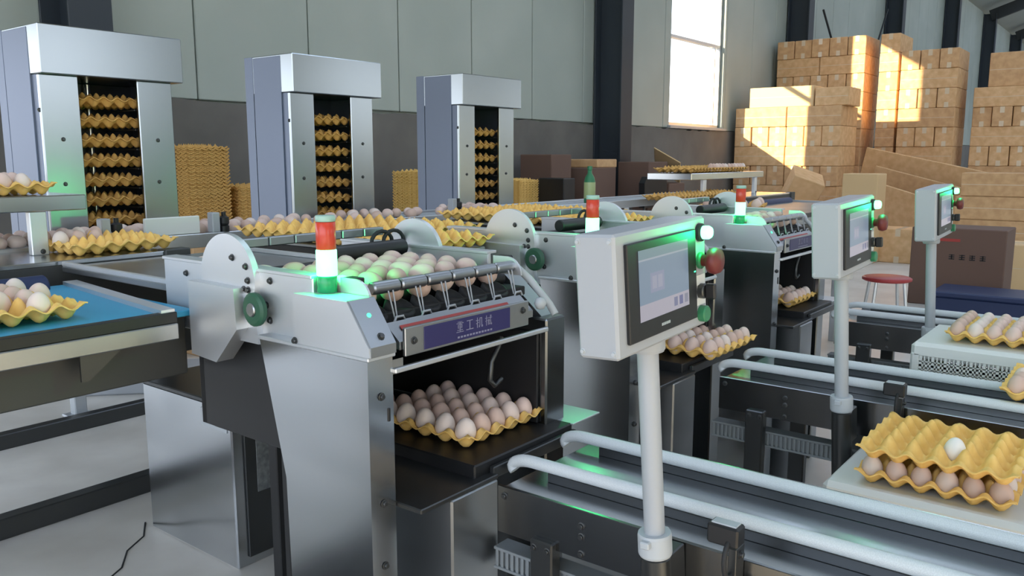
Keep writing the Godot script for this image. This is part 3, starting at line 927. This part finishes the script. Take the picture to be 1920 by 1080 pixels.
# ---------------------------------------------------------------- tray towers
func towers() -> void:
	var zf := -2.95
	var fx := [1.257, 2.26, 3.336]
	var names := ["first", "second", "third"]
	for i in 3:
		var x: float = fx[i]
		var base := Vector3(x + 0.25, 0, zf - 0.17)
		var p := thing("tray_tower", "tall stainless tray tower, %s" % ["leftmost and largest, cut by the left frame edge", "in the middle of the three", "rightmost and farthest of the three"][i], "tray tower", base, 0.0, "stainless tray towers")
		var add := func(called: String, mb: MB, m: Material) -> MeshInstance3D: return part(called, mb.done(), m, p, -base)
		add.call("header", MB.new().box(V(x - 0.004, 0.272, zf - 0.3), V(x + 0.5, 0.431, zf + 0.03), 0.003), M.steel_tower)
		for s in [0, 1]:
			var a: float = [x, x + 0.336][s]
			var b: float = [x + 0.128, x + 0.468][s]
			var c: MeshInstance3D = add.call("upright", MB.new().box(V(a, -0.6, zf - 0.016), V(b, 0.272, zf), 0.003), M.steel_tower)
			add.call("side_wall", MB.new().box(V(a if s == 0 else b - 0.008, -0.6, zf - 0.3), V(a + 0.008 if s == 0 else b, 0.272, zf - 0.017), 0.002), M.film_steel)
			bolts(p, [V((a + b) / 2.0, 0.06 + s * 0.002, zf), V((a + b) / 2.0 - 0.005, -0.09, zf)], base, Vector3(0, 0, 1))
			if s == 0:
				part("side_sheet", MB.new().box(V(a - 0.006, -0.6, zf - 0.24), V(a + 0.001, 0.425, zf - 0.05), 0.001).done(), M.film_steel, c)
				part("side_sheet", MB.new().box(V(a - 0.006, -0.6, zf - 0.302), V(a + 0.001, 0.431, zf - 0.245), 0.001).done(), M.film_steel, c)
				bolts(p, [V(a, 0.155, zf - 0.01)], base, Vector3(0, 0, 1))
		add.call("pedestal", MB.new().box(V(x + 0.44, -1.3, zf - 0.29), V(x + 0.54, -0.45, zf - 0.19), 0.004), M.steel_dull)
		add.call("back_sheet", MB.new().box(V(x, -0.6, zf - 0.3), V(x + 0.468, 0.272, zf - 0.285), 0.002), M.dark_steel)
		add.call("guide_rod", MB.new().rod(V(x + 0.285, -0.6, zf - 0.27), V(x + 0.285, 0.27, zf - 0.27), 0.012), M.steel)
		add.call("guide_rod", MB.new().rod(V(x + 0.235, -0.6, zf - 0.272), V(x + 0.235, 0.27, zf - 0.272), 0.006), M.steel)
		if i == 0:
			for yy in [0.0, 0.075]:
				add.call("guard_strip", MB.new().box(V(x + 0.13, 0.02 + yy, zf - 0.28), V(x + 0.215, 0.05 + yy, zf - 0.27), 0.001), M.orange)
		# the trays held one above the other
		for k in 9 - i:
			var y := 0.175 - k * 0.0705 - i * 0.03
			for s in [0, 1]:
				add.call("tray_shelf", MB.new().box(V(x + 0.1 + s * 0.24, y - 0.008, zf - 0.26), V(x + 0.12 + s * 0.24, y - 0.003, zf - 0.04), 0.001), M.dark_steel)
			tray(V(x + 0.232, y, zf - 0.165), "pulp tray in the %s tray tower's opening, %s from the top" % [names[i], ordinal(k)], "trays stacked in the tray towers", 0.0, false, M.pulp_old).scale.z = 0.82

# ---------------------------------------------------------------- cross belt and sorting benches
func bench(dx: float, far: bool) -> void:
	var base := V(0.3, -1.3, -2.2) + Vector3(dx, 0, 0)
	var p := thing("sorting_bench", "steel sorting bench with a raised shelf, %s" % ["at the far end of the egg belt" if far else "blue belt, left frame edge"][0], "bench", base)
	var d := Vector3(dx, 0, 0)
	var add := func(called: String, mb: MB, m: Material) -> MeshInstance3D: return part(called, mb.done(), m, p, d - base)
	var x0 := 0.1 if not far else -0.1
	add.call("deck", MB.new().box(V(x0, -0.285, -2.62), V(1.31, -0.272, -2.3), 0.002), M.steel)
	add.call("apron", MB.new().box(V(x0, -0.52, -2.32), V(1.31, -0.285, -2.3), 0.002), M.dark_paint)
	add.call("end_plate", MB.new().box(V(1.29, -0.58, -2.34), V(1.37, -0.268, -2.29), 0.003), M.dark_paint)
	var sh: MeshInstance3D = add.call("shelf", MB.new().box(V(x0, -0.15, -2.8), V(1.157, -0.106, -2.47), 0.003), M.steel)
	for x in ([1.0, 0.2] if not far else [1.0, 0.1]):
		add.call("shelf_post", MB.new().box(V(x, -0.272, -2.5), V(x + 0.045, -0.15, -2.475), 0.002), M.alu)
		bolts(p, [V(x + 0.028, -0.262, -2.475)], base - d, Vector3(0, 0, 1))
	for x in ([x0 + 0.1] if not far else [x0 + 0.1, 1.24]):
		add.call("leg", MB.new().box(V(x, -1.3, -2.6), V(x + 0.04, -0.285, -2.56), 0.003), M.steel_dull)
	# lower belt table in front
	var xa := 0.1 if not far else -1.35
	add.call("belt_bed", MB.new().box(V(xa, -0.335, -2.2), V(0.97, -0.322, -1.62), 0.002), M.blue_belt if not far else M.steel_dull)
	add.call("belt_edge", MB.new().prism(PackedVector2Array([Vector2(0.885, -1.605), Vector2(0.95, -2.19), Vector2(0.985, -2.19), Vector2(0.915, -1.605)]), 1, EYE - 0.322, EYE - 0.312), M.alu)
	add.call("front_rim", MB.new().box(V(xa, -0.342, -1.622), V(0.918, -0.318, -1.6), 0.002), M.black)
	add.call("front_strip", MB.new().box(V(xa, -0.376, -1.615), V(0.918, -0.342, -1.598), 0.002), M.steel_dull)
	add.call("lower_apron", MB.new().box(V(xa, -0.47, -2.05), V(0.97, -0.33, -1.66), 0.003), M.dark_paint)
	add.call("gusset", MB.new().prism(P2([0.72, -0.376, 0.805, -0.376, 0.735, -0.43, 0.72, -0.43]), 2, -1.62, -1.614), M.dark_steel)
	add.call("roller", MB.new().rod(V(xa, -0.318, -2.17), V(0.9, -0.318, -2.17), 0.03, 16), M.navy)
	for x in ([xa + 0.15] if not far else [xa + 0.15, 0.8]):
		add.call("leg", MB.new().box(V(x, -1.3, -1.8), V(x + 0.04, -0.45, -1.76), 0.003), M.steel_dull)

func belt_and_benches() -> void:
	bench(0.0, false)
	bench(5.2, true)
	# cross belt between the benches and the towers
	var base := V(2.5, -1.3, -2.78)
	var p := thing("egg_belt", "long egg collecting belt running past the foot of the three tray towers", "conveyor", base)
	var add := func(called: String, mb: MB, m: Material) -> MeshInstance3D: return part(called, mb.done(), m, p, -base)
	add.call("belt", MB.new().box(V(0.2, -0.29, -2.91), V(6.4, -0.273, -2.64), 0.002), M.duct)
	for z in [-2.925, -2.63]:
		add.call("side_rail", MB.new().box(V(0.2, -0.31, z - 0.006), V(6.4, -0.262, z + 0.006), 0.002), M.alu)
	for x in [0.3, 2.1, 3.2, 4.9]:
		add.call("leg", MB.new().box(V(x, -1.3, -2.86), V(x + 0.04, -0.29, -2.82), 0.003), M.steel_dull)
	# eggs along the belt
	var count := {}
	var x := 0.72
	while x < 3.4:
		for r in 3:
			if rng.randf() < (0.8 if x < 2.0 else 0.5):
				var z: float = [-2.69, -2.77, -2.85][r]
				if not (x > 1.06 and x < 1.48 and r == 0):
					var near: String = "left of the first tower" if x < 1.25 else "before the first tower" if x < 1.75 else "between the first and second towers" if x < 2.26 else "before the second tower" if x < 2.76 else "between the second and third towers" if x < 3.3 else "before the third tower"
					var key := near + str(r)
					count[key] = count.get(key, -1) + 1
					egg(V(x + rng.randf_range(-0.008, 0.008), -0.251, z), "pale egg, %s in the %s row on the belt %s" % [ordinal(count[key]), ["near", "middle", "far"][r], near], "eggs on the belt " + near, Vector3(PI / 2, 0, 0))
		x += 0.066
	# sensors and lids on the belt
	single("belt_gate", MB.new().box(V(1.42, -0.262, -2.655), V(1.62, -0.2, -2.64), 0.003).done(), M.white_plastic, "white rectangular plate standing across the egg belt before the first tower", "plate")
	for q in [[1.69, "left of the tall tray stack"], [1.3, "in front of the first tower"], [2.95, "in front of the third tower"]]:
		var s := thing("belt_sensor", "small black and white sensor clamped over the egg belt %s" % q[1], "sensor", V(q[0], -0.262, -2.64), 0.0, "sensors along the egg belt")
		part("housing", MB.new().box(Vector3(-0.03, 0, -0.02), Vector3(0.0, 0.07, 0.015), 0.003).done(), M.white, s)
		part("coil", MB.new().lathe(PackedVector2Array([Vector2(0, 0), Vector2(0.018, 0), Vector2(0.018, 0.02), Vector2(0.014, 0.022), Vector2(0.018, 0.03), Vector2(0.018, 0.05), Vector2(0.008, 0.056), Vector2(0.008, 0.07), Vector2(0, 0.07)]), 14, Transform3D(Basis(), Vector3(0.024, 0, 0)), false).done(), M.black, s)
	# trays with a few eggs on the left bench
	var t := tray(V(1.2, -0.272, -2.47), "yellow pulp tray on the left bench deck with a few eggs at its back corner")
	t.scale.z = 0.95
	fill(t, "the tray on the left bench deck", "eggs in the tray on the left bench deck", func(c, r): return (c < 3 and r == 2) or (c < 4 and r == 4) or (c == 1 and r == 3))
	t = tray(V(0.93, -0.106, -2.63), "yellow pulp tray with eggs on the raised shelf at the left frame edge")
	fill(t, "the tray on the left raised shelf", "eggs in the tray on the left raised shelf", func(c, _r): return c < 5)
	t = tray(V(0.62, -0.322, -1.83), "yellow pulp tray on the blue belt at the left frame edge")
	fill(t, "the tray on the blue belt", "eggs in the tray on the blue belt", func(c, r): return (c + r * 2) % 4 != 3 and not (r == 0 and c > 4))
	# trays on the far bench
	for k2 in 3:
		t = tray(V(5.3 + k2 * 0.31, -0.106, -2.63), "egg tray on the raised shelf of the far bench, %s from the left" % ordinal(k2), "trays on the far shelf", 0.0, true, M.pulp_old)
		if k2 > 0: fill(t, "the %s tray on the far shelf" % ordinal(k2), "eggs on the far shelf", func(_c, r): return r < 1)
		tray(V(4.85 + k2 * 0.31, -0.272, -2.47), "empty egg tray on the deck of the far bench, %s from the left" % ordinal(k2), "trays on the far bench deck", 0.0, true, M.pulp_old).scale.z = 0.95
	for k2 in 2:
		t = tray(V(3.95 + k2 * 0.05, -0.322 + 0.056 * k2, -1.7), "egg tray on the low table of the far bench, %s of two stacked" % ["lower", "upper"][k2], "trays on the low far table", 0.3, true, M.pulp_old)
		fill(t, "the %s tray on the low far table" % ["lower", "upper"][k2], "eggs in the %s tray on the low far table" % ["lower", "upper"][k2], func(c, r): return r == 0 or c == 0)
	# cabinet, floor rails and duct under the line
	var cb := thing("steel_cabinet", "low mirror-bright steel cabinet on the floor left of the nearest packer", "cabinet", Vector3(1.66, 0, -2.47))
	part("body", MB.new().box(Vector3(-0.24, 0.0, -0.26), Vector3(0.24, 0.53, 0.26), 0.005).done(), M.steel, cb)
	part("lid", MB.new().box(Vector3(-0.246, 0.53, -0.266), Vector3(0.246, 0.545, 0.266), 0.004).done(), M.dark_steel, cb)
	var dr := part("door", MB.new().box(Vector3(-0.2, 0.03, 0.26), Vector3(0.22, 0.5, 0.268), 0.003).done(), M.dark_steel, cb)
	part("notice_plate", MB.new().box(Vector3(-0.16, 0.24, 0.268), Vector3(0.02, 0.46, 0.27), 0.001).done(), M.galv, dr)
	var lb := part("warning_label", MB.new().box(Vector3(-0.2425, 0.45, 0.1), Vector3(-0.24, 0.51, 0.24), 0.0003).done(), M.duct, cb)
	part("red_mark", MB.new().box(Vector3(-0.244, 0.47, 0.19), Vector3(-0.2425, 0.49, 0.21), 0.0003).done(), M.red_dull, lb)
	single("floor_rail", MB.new().box(Vector3(0.6, 0, -3.09), Vector3(2.3, 0.075, -3.03), 0.004).done(), M.dark_steel, "dark steel floor rail nearest to the viewer, running left from the steel cabinet", "rail", "floor rails")
	single("floor_rail", MB.new().box(Vector3(0.8, 0, -4.06), Vector3(2.6, 0.07, -4.0), 0.004).done(), M.dark_steel, "grey steel floor rail farther back, under the white post", "rail", "floor rails")
	var ps := thing("support_post", "slim white steel post with a foot plate standing behind the farther floor rail", "post", Vector3(1.87, 0, -4.25))
	part("shaft", MB.new().box(Vector3(-0.03, 0.012, -0.03), Vector3(0.03, 0.9, 0.03), 0.004).done(), M.duct, ps)
	part("foot_plate", MB.new().box(Vector3(-0.06, 0, -0.06), Vector3(0.06, 0.012, 0.06), 0.003).done(), M.alu, ps)
	var dk := thing("cable_duct", "white sloping cable duct on the floor behind the rails", "duct", Vector3(2.35, 0, -4.45))
	part("channel", MB.new().box(Vector3(-0.42, 0.0, -0.12), Vector3(0.42, 0.14, 0.12), 0.01).done(), M.white, dk)
	dk.rotation.y = -0.75
	var cp := PackedVector3Array()
	for q in [[-0.3, 0.3, 0.1], [-0.26, 0.2, 0.13], [-0.15, 0.14, 0.14], [0.0, 0.13, 0.135], [0.1, 0.1, 0.13]]:
		cp.append(Vector3(q[0], q[1], q[2]))
	part("cable", MB.new().tube(cp, 0.01, 8).done(), M.rubber, dk)

# ---------------------------------------------------------------- right side: crates, trays, stool
func crate(called_label: String, at: Vector3, w: float, h: float, l: float, group := "") -> Node3D:
	var c := thing("plastic_crate", called_label, "crate", at, 0.0, group)
	part("top", MB.new().box(Vector3(-w / 2, h - 0.05, -l / 2), Vector3(w / 2, h, l / 2), 0.012).done(), M.white_plastic, c)
	part("base_rim", MB.new().box(Vector3(-w / 2, 0, -l / 2), Vector3(w / 2, 0.025, l / 2), 0.008).done(), M.white_plastic, c)
	for sx in [-1, 1]:
		for sz in [-1, 1]:
			part("corner_post", MB.new().box(Vector3(sx * w / 2 - (0.03 if sx > 0 else 0.0), 0.02, sz * l / 2 - (0.03 if sz > 0 else 0.0)), Vector3(sx * w / 2 + (0.03 if sx < 0 else 0.0), h - 0.03, sz * l / 2 + (0.03 if sz < 0 else 0.0)), 0.008).done(), M.white_plastic, c)
	for sx in [-1, 1]:
		var lt := MB.new()
		var xx: float = sx * (w / 2 - 0.004)
		var z := -l / 2 + 0.03
		var k := 0
		while z < l / 2 - 0.02:
			var t := 0.004 if k % 3 == 0 else 0.002
			lt.box(Vector3(xx - 0.003, 0.02, z - t), Vector3(xx + 0.003, h - 0.04, z + t), 0.0)
			z += 0.0115
			k += 1
		var y := 0.03
		k = 0
		while y < h - 0.05:
			var t := 0.0035 if k % 2 == 0 else 0.0015
			lt.box(Vector3(xx - 0.003, y - t, -l / 2 + 0.02), Vector3(xx + 0.003, y + t, l / 2 - 0.02), 0.0)
			y += 0.0125
			k += 1
		part("side_lattice", lt.done(), M.white_plastic, c)
	for sz in [-1, 1]:
		var lt := MB.new()
		var zz: float = sz * (l / 2 - 0.004)
		var x := -w / 2 + 0.03
		while x < w / 2 - 0.02:
			lt.box(Vector3(x - 0.003, 0.02, zz - 0.003), Vector3(x + 0.003, h - 0.04, zz + 0.003), 0.0)
			x += 0.014
		part("end_lattice", lt.done(), M.white_plastic, c)
	return c

func right_side() -> void:
	single("floor_mat", MB.new().box(Vector3(-0.6, 0, -2.1), Vector3(0.72, 0.012, 0.6), 0.004).done(), M.rubber, "black rubber floor mat in front of the nearest packer, outside the view", "mat")
	crate("upturned white plastic crate under the pair of yellow trays at right", V(1.985, -1.01, -0.17), 0.34, 0.3, 0.74, "crates beside the nearest conveyor")
	crate("white plastic crate on the floor beneath the upturned one between nearest and middle conveyors", V(1.985, -1.3, -0.17), 0.34, 0.285, 0.74, "crates beside the nearest conveyor")
	var hole := single("handle_plug", MB.new().box(V(1.816, -0.738, -0.52), V(1.821, -0.722, -0.48), 0.002).done(), M.carton_pale, "tan oval plug in the corner of the upturned crate", "plug")
	# two trays, the lower with eggs showing between
	var lo := tray(V(1.985, -0.71, -0.325), "lower yellow tray of the pair on the crate at right, filled with eggs", "tray pair on the crate", PI / 2)
	fill(lo, "the lower tray of the pair at right", "eggs between the pair of trays at right", func(c, r): return c == 0 or r == 4, true)
	var up := tray(V(1.985, -0.655, -0.325), "upper yellow tray of the pair on the crate, holding one white egg", "tray pair on the crate", PI / 2)
	up.rotation.y = PI / 2
	var q := up.transform * Vector3(((3 + 0.5) / 6.0 - 0.5) * -0.298, 0.036, ((1 + 0.5) / 5.0 - 0.5) * 0.29)
	egg(q, "single white egg standing in the empty upper tray at right", "", Vector3.ZERO, true)
	# crate with a full tray between the middle and farthest conveyors
	crate("white plastic crate holding a tray of eggs between middle and farthest conveyors", V(2.91, -0.86, -0.2), 0.36, 0.3, 0.74, "crates beside the middle conveyor")
	crate("white plastic crate on the floor between the middle and farthest conveyors", V(2.91, -1.3, -0.2), 0.36, 0.435, 0.74, "crates beside the middle conveyor")
	var t := tray(V(2.93, -0.56, -0.335), "yellow tray of eggs on the white crate beyond the middle conveyor", "", PI / 2)
	fill(t, "the tray on the far white crate", "eggs in the tray on the far white crate", func(_c, _r): return true, true)
	# red stool
	var st := thing("stool", "round stool with a red seat and thin steel legs on the open floor", "stool", Vector3(6.28, 0, -1.5))
	part("seat", MB.new().lathe(PackedVector2Array([Vector2(0, 0.43), Vector2(0.15, 0.43), Vector2(0.165, 0.437), Vector2(0.165, 0.452), Vector2(0.15, 0.46), Vector2(0, 0.463)]), 28).done(), M.red, st)
	for k in 4:
		var a := TAU * k / 4.0 + 0.3
		part("leg", MB.new().rod(Vector3(0.19 * cos(a), 0, 0.19 * sin(a)), Vector3(0.13 * cos(a), 0.435, 0.13 * sin(a)), 0.011, 10).done(), M.alu, st)
	var ringp := PackedVector3Array()
	for k in 21:
		ringp.append(Vector3(0.17 * cos(TAU * k / 20.0), 0.15, 0.17 * sin(TAU * k / 20.0)))
	part("foot_ring", MB.new().tube(ringp, 0.007, 6).done(), M.alu, st)
	# plank of cardboard under the middle conveyor
	single("cardboard_sheet", MB.new().box(Vector3(-0.14, 0, -0.35), Vector3(0.14, 0.3, 0.35), 0.004).done(), M.carton_dark, "brown carton lying on the floor under the middle conveyor", "carton", "", Vector3(2.42, 0, -0.35))

# ---------------------------------------------------------------- back of the hall left of the cartons
func back_area() -> void:
	# nested empty trays, stacked on a carton by the wall; each tray its own object
	var stacks := [
		[3.1, -5.06, 1.385, 44, "tall tray stack beside the first tower", M.pulp_old],
		[3.47, -5.06, 1.12, 22, "short tray stack right of the tall one", M.pulp_old],
		[5.45, -5.06, 1.09, 20, "wide tray stack beside the second tower", M.pulp_old],
		[5.14, -5.02, 1.2, 28, "narrow tray stack touching the second tower", M.pulp],
		[5.78, -5.1, 1.13, 18, "tray stack left of the third tower", M.pulp_old],
		[6.5, -5.0, 1.1, 20, "small tray stack right of the third tower", M.pulp],
	]
	for s in stacks:
		var top: float = s[2]
		var n: int = s[3]
		var y0 := top - 0.048 - (n - 1) * 0.0118
		carton(Vector3(s[0], 0, s[1]), Vector3(0.3, y0, 0.3), "brown carton on the floor carrying the " + s[4], "cartons under the tray stacks", M.carton2)
		for k in n:
			var o := tray(Vector3(s[0] + rng.randf_range(-0.002, 0.002), y0 + k * 0.0118, s[1] + rng.randf_range(-0.002, 0.002)), "nested tray, %s from top in the %s" % [ordinal(n - 1 - k), s[4]], "trays of the " + s[4], 0.0, true, s[5])
			o.mesh = MESH.tray_nested
			o.scale = Vector3(1.0 - 0.035 * (k % 2), 1, 1.0 - 0.035 * (k % 2))
	# dark cartons and odds and ends near the second column
	carton(Vector3(7.12, 0, -5.1), Vector3(0.36, 1.33, 0.4), "tall dark brown carton against the wall left of the second column", "", M.carton_dark)
	carton(Vector3(7.72, 0, -5.0), Vector3(0.55, 1.19, 0.45), "dark carton with a brown lid left of the second column", "", M.carton_dark)
	carton(Vector3(7.85, 1.19, -5.0), Vector3(0.4, 0.09, 0.4), "flat brown carton on top of the dark carton by the second column", "", M.carton2)
	carton(Vector3(8.55, 0, -4.75), Vector3(0.45, 1.25, 0.4), "tall dark carton in front of the second column", "", M.carton_dark)
	carton(Vector3(6.75, 0, -4.7), Vector3(0.2, 1.1, 0.3), "narrow black carton right of the third tower", "", M.black)
	var fl := single("carton_flap", MB.new().box(Vector3(-0.3, -0.006, -0.18), Vector3(0.3, 0.006, 0.18), 0.002).done(), M.carton_pale, "tan open carton flap leaning down right of the second column", "carton flap", "", Vector3(9.05, 1.2, -4.7))
	fl.rotation = Vector3(0.5, 0.2, -0.5)
	carton(Vector3(9.0, 0, -4.72), Vector3(0.4, 1.0, 0.36), "open brown carton under the tan flap", "", M.carton_dark)
	var ch := thing("chair", "black padded chair back standing by the wall below the window", "chair", Vector3(8.35, 0, -4.5))
	var bp := PackedVector2Array()
	bp = PackedVector2Array([Vector2(-0.25, 0.75), Vector2(0.25, 0.75), Vector2(0.26, 1.02), Vector2(0.2, 1.09), Vector2(-0.2, 1.09), Vector2(-0.26, 1.02)])
	part("backrest", MB.new().prism(bp, 2, -0.04, 0.03).done(), M.black, ch)
	part("seat", MB.new().box(Vector3(-0.24, 0.42, 0.0), Vector3(0.24, 0.5, 0.46), 0.02).done(), M.black, ch)
	for sx in [-1, 1]:
		for zz in [0.0, 0.42]:
			part("leg", MB.new().rod(Vector3(sx * 0.2, 0, zz + 0.02), Vector3(sx * 0.2, 0.43, zz + 0.02), 0.014, 8).done(), M.dark_steel, ch)
		part("upright", MB.new().rod(Vector3(sx * 0.2, 0.43, 0.0), Vector3(sx * 0.2, 0.8, 0.0), 0.014, 8).done(), M.dark_steel, ch)
	var bo := thing("bottle", "green bottle with a pale label standing at the end of the egg belt", "bottle", V(4.25, -0.273, -2.72))
	part("body", MB.new().lathe(PackedVector2Array([Vector2(0, 0), Vector2(0.03, 0), Vector2(0.034, 0.006), Vector2(0.034, 0.13), Vector2(0.028, 0.155), Vector2(0.013, 0.18), Vector2(0.013, 0.2), Vector2(0, 0.2)]), 18).done(), M.green_button, bo)
	part("label_band", MB.new().lathe(PackedVector2Array([Vector2(0.0345, 0.03), Vector2(0.0348, 0.031), Vector2(0.0348, 0.125), Vector2(0.0345, 0.126)]), 18).done(), M.bottle, bo)
	part("cap", MB.new().lathe(PackedVector2Array([Vector2(0, 0.2), Vector2(0.015, 0.2), Vector2(0.015, 0.22), Vector2(0, 0.222)]), 14, Transform3D(), false).done(), M.green_button, bo)

# ---------------------------------------------------------------- cartons
func carton(at: Vector3, size: Vector3, label: String, group: String, m: Material, tape := false, along_x := true) -> Node3D:
	var key := "%.3f_%.3f_%.3f" % [size.x, size.y, size.z]
	if not MESH.has(key):
		MESH[key] = MB.new().box(Vector3(-size.x / 2, 0, -size.z / 2), Vector3(size.x / 2, size.y, size.z / 2), 0.008).done()
		var t := MB.new()
		var e := 0.0015
		if along_x:
			t.box(Vector3(-size.x / 2 - e, size.y - 0.09, -0.03), Vector3(-size.x / 2 + 0.001, size.y + e, 0.03), 0.0)
			t.box(Vector3(-size.x / 2 - e, size.y - 0.001, -0.03), Vector3(size.x / 2 + e, size.y + e, 0.03), 0.0)
			t.box(Vector3(-size.x / 2 - e, 0.0, -0.03), Vector3(-size.x / 2 + 0.001, 0.08, 0.03), 0.0)
		else:
			t.box(Vector3(-size.x / 2 - e, size.y * 0.5 - 0.004, -size.z / 2 + 0.01), Vector3(-size.x / 2 + 0.001, size.y * 0.5 + 0.004, size.z / 2 - 0.01), 0.0)
			t.box(Vector3(-0.03, size.y - 0.001, -size.z / 2), Vector3(0.03, size.y + e, size.z / 2), 0.0)
		MESH[key + "t"] = t.done()
	var o := thing("carton", label, "carton", at, 0.0, group)
	part("body", MESH[key], m, o)
	if tape: part("tape", MESH[key + "t"], M.tape, o)
	return o

# a stack whose face to the viewer is at x; rows alternate between three ends and one long side
func stack(x: float, z0: float, z1: float, y0: float, rows: int, first_long: bool, name: String, group: String, skip: Callable) -> void:
	var h := 0.29
	var n := int(round((z1 - z0) / 0.275))
	var w := (z1 - z0) / n
	for r in rows:
		var long := (r % 2 == 0) == first_long
		var m: Material = M.carton if (r + n) % 3 else M.carton2
		if not long:
			for c in n:
				if skip.call(r, c): continue
				carton(Vector3(x + 0.4 + rng.randf_range(-0.02, 0.02), y0 + r * (h + 0.003), z0 + (c + 0.5) * w), Vector3(0.8, h, w - 0.012), "kraft carton, %s from left in %s row up of the %s" % [ordinal(c), ordinal(r), name], group, m, true)
		else:
			var g := int(maxf(1.0, round((z1 - z0) / 0.82)))
			var lw := (z1 - z0) / g
			for c in g:
				for d in 3:
					if skip.call(r, c * 3): continue
					if d > 0 and r < rows - 1 and c < g - 1: continue
					carton(Vector3(x + 0.133 + d * 0.268 + rng.randf_range(-0.01, 0.01), y0 + r * (h + 0.003), z0 + (c + 0.5) * lw), Vector3(0.26, h, lw - 0.012), "long %s carton, %s from left in %s row up of the %s" % [["front", "middle", "back"][d], ordinal(c), ordinal(r), name], group, m, true, false)

func cartons() -> void:
	var none := func(_r, _c): return false
	stack(12.62, -5.4, -3.78, 0.0, 7, true, "sunlit stack", "cartons of the sunlit stack", none)
	# two on top
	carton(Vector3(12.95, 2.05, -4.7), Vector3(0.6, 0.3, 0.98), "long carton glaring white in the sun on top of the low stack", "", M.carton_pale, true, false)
	carton(Vector3(12.95, 2.05, -3.95), Vector3(0.6, 0.26, 0.48), "short sunlit carton beside the white glaring one on top of the low stack", "", M.carton, true, false)
	stack(14.25, -5.4, -3.95, 0.0, 11, false, "dark rear stack", "cartons of the dark rear stack", none)
	stack(14.25, -3.42, -2.6, 0.0, 10, true, "tall golden stack", "cartons of the tall golden stack", none)
	stack(14.3, -3.76, -3.46, 0.0, 11, false, "narrow carton column", "cartons of the narrow column", none)
	stack(14.5, -2.42, -0.8, 0.0, 8, false, "right-hand stack", "cartons of the right-hand stack", none)
	carton(Vector3(15.0, 2.35, -1.85), Vector3(0.8, 0.5, 0.8), "large carton on top of the right-hand stack", "", M.carton2, true, false)
	# loose cartons on the floor before the stacks
	var c := carton(Vector3(11.6, 0.7, -4.02), Vector3(0.5, 0.4, 0.42), "open carton tipped on its edge, one side bright in the sun", "", M.carton)
	c.rotation = Vector3(0.35, 0.5, 0.3)
	carton(Vector3(11.7, 0, -4.0), Vector3(0.7, 0.56, 0.6), "carton on the floor under the tipped open one", "", M.carton2, true)
	carton(Vector3(11.0, 0, -2.97), Vector3(0.4, 1.1, 0.42), "pale upright carton standing before the stacks", "", M.carton_pale)
	carton(Vector3(11.3, 0, -2.55), Vector3(0.5, 0.42, 0.5), "small carton on the floor right of the pale upright one", "", M.carton, true)
	for k in 3:
		var s := single("cardboard_sheet", MB.new().box(Vector3(-0.02, -0.35, -0.9), Vector3(0.02, 0.35, 0.9), 0.004).done(), M.carton2 if k % 2 else M.carton, "flattened cardboard sheet leaning before the golden stack, %s of three" % ["left", "middle", "right"][k], "cardboard", "leaning cardboard sheets", Vector3(13.3 - k * 0.22, 0.92 - k * 0.3, -2.75 + k * 0.18))
		s.rotation = Vector3(0.22 + k * 0.04, 0.1, 0.25)
	# big dark printed carton behind a navy crate
	var d := thing("carton", "big dark brown printed carton behind the farthest control box", "carton", Vector3(8.3, 0, -1.37))
	part("body", MB.new().box(Vector3(-0.25, 0, -0.37), Vector3(0.25, 0.69, 0.37), 0.008).done(), M.carton_dark, d)
	part("red_print", MB.new().box(Vector3(-0.2515, 0.575, -0.2), Vector3(-0.25, 0.6, 0.02), 0.0).done(), M.red_dull, d)
	for k in 4:
		var pr := MB.new()
		for r in [[0.0, 0.0, 1.0, 0.2], [0.0, 0.4, 1.0, 0.6], [0.4, 0.0, 0.6, 1.0], [0.0, 0.8, 1.0, 0.95]]:
			var oz := -0.06 + k * 0.08
			pr.box(Vector3(-0.2515, 0.42 + r[1] * 0.045, oz + r[0] * 0.045), Vector3(-0.25, 0.42 + r[3] * 0.045, oz + r[2] * 0.045), 0.0)
		part("black_print", pr.done(), M.black, d)
	var cr := thing("pallet_crate", "navy blue plastic crate on the floor in front of the dark printed carton", "crate", Vector3(7.5, 0, -0.75))
	part("rim", MB.new().box(Vector3(-0.25, 0.2, -0.65), Vector3(0.25, 0.245, 0.65), 0.01).done(), M.navy, cr)
	part("side", MB.new().box(Vector3(-0.235, 0.0, -0.63), Vector3(0.235, 0.2, 0.63), 0.008).done(), M.navy, cr)
	carton(Vector3(9.6, 0, -0.75), Vector3(0.5, 0.46, 0.9), "long low pale carton at the right frame edge beyond the dark printed one", "", M.carton_pale, true, false)
	for k in 4:
		carton(Vector3(11.6, k * 0.28, -1.2 + 0.05 * (k % 2)), Vector3(0.5, 0.276, 1.6), "wide flat carton in the low pile at right, %s from the floor" % ordinal(k), "low pile of wide cartons", M.carton2, true, false)
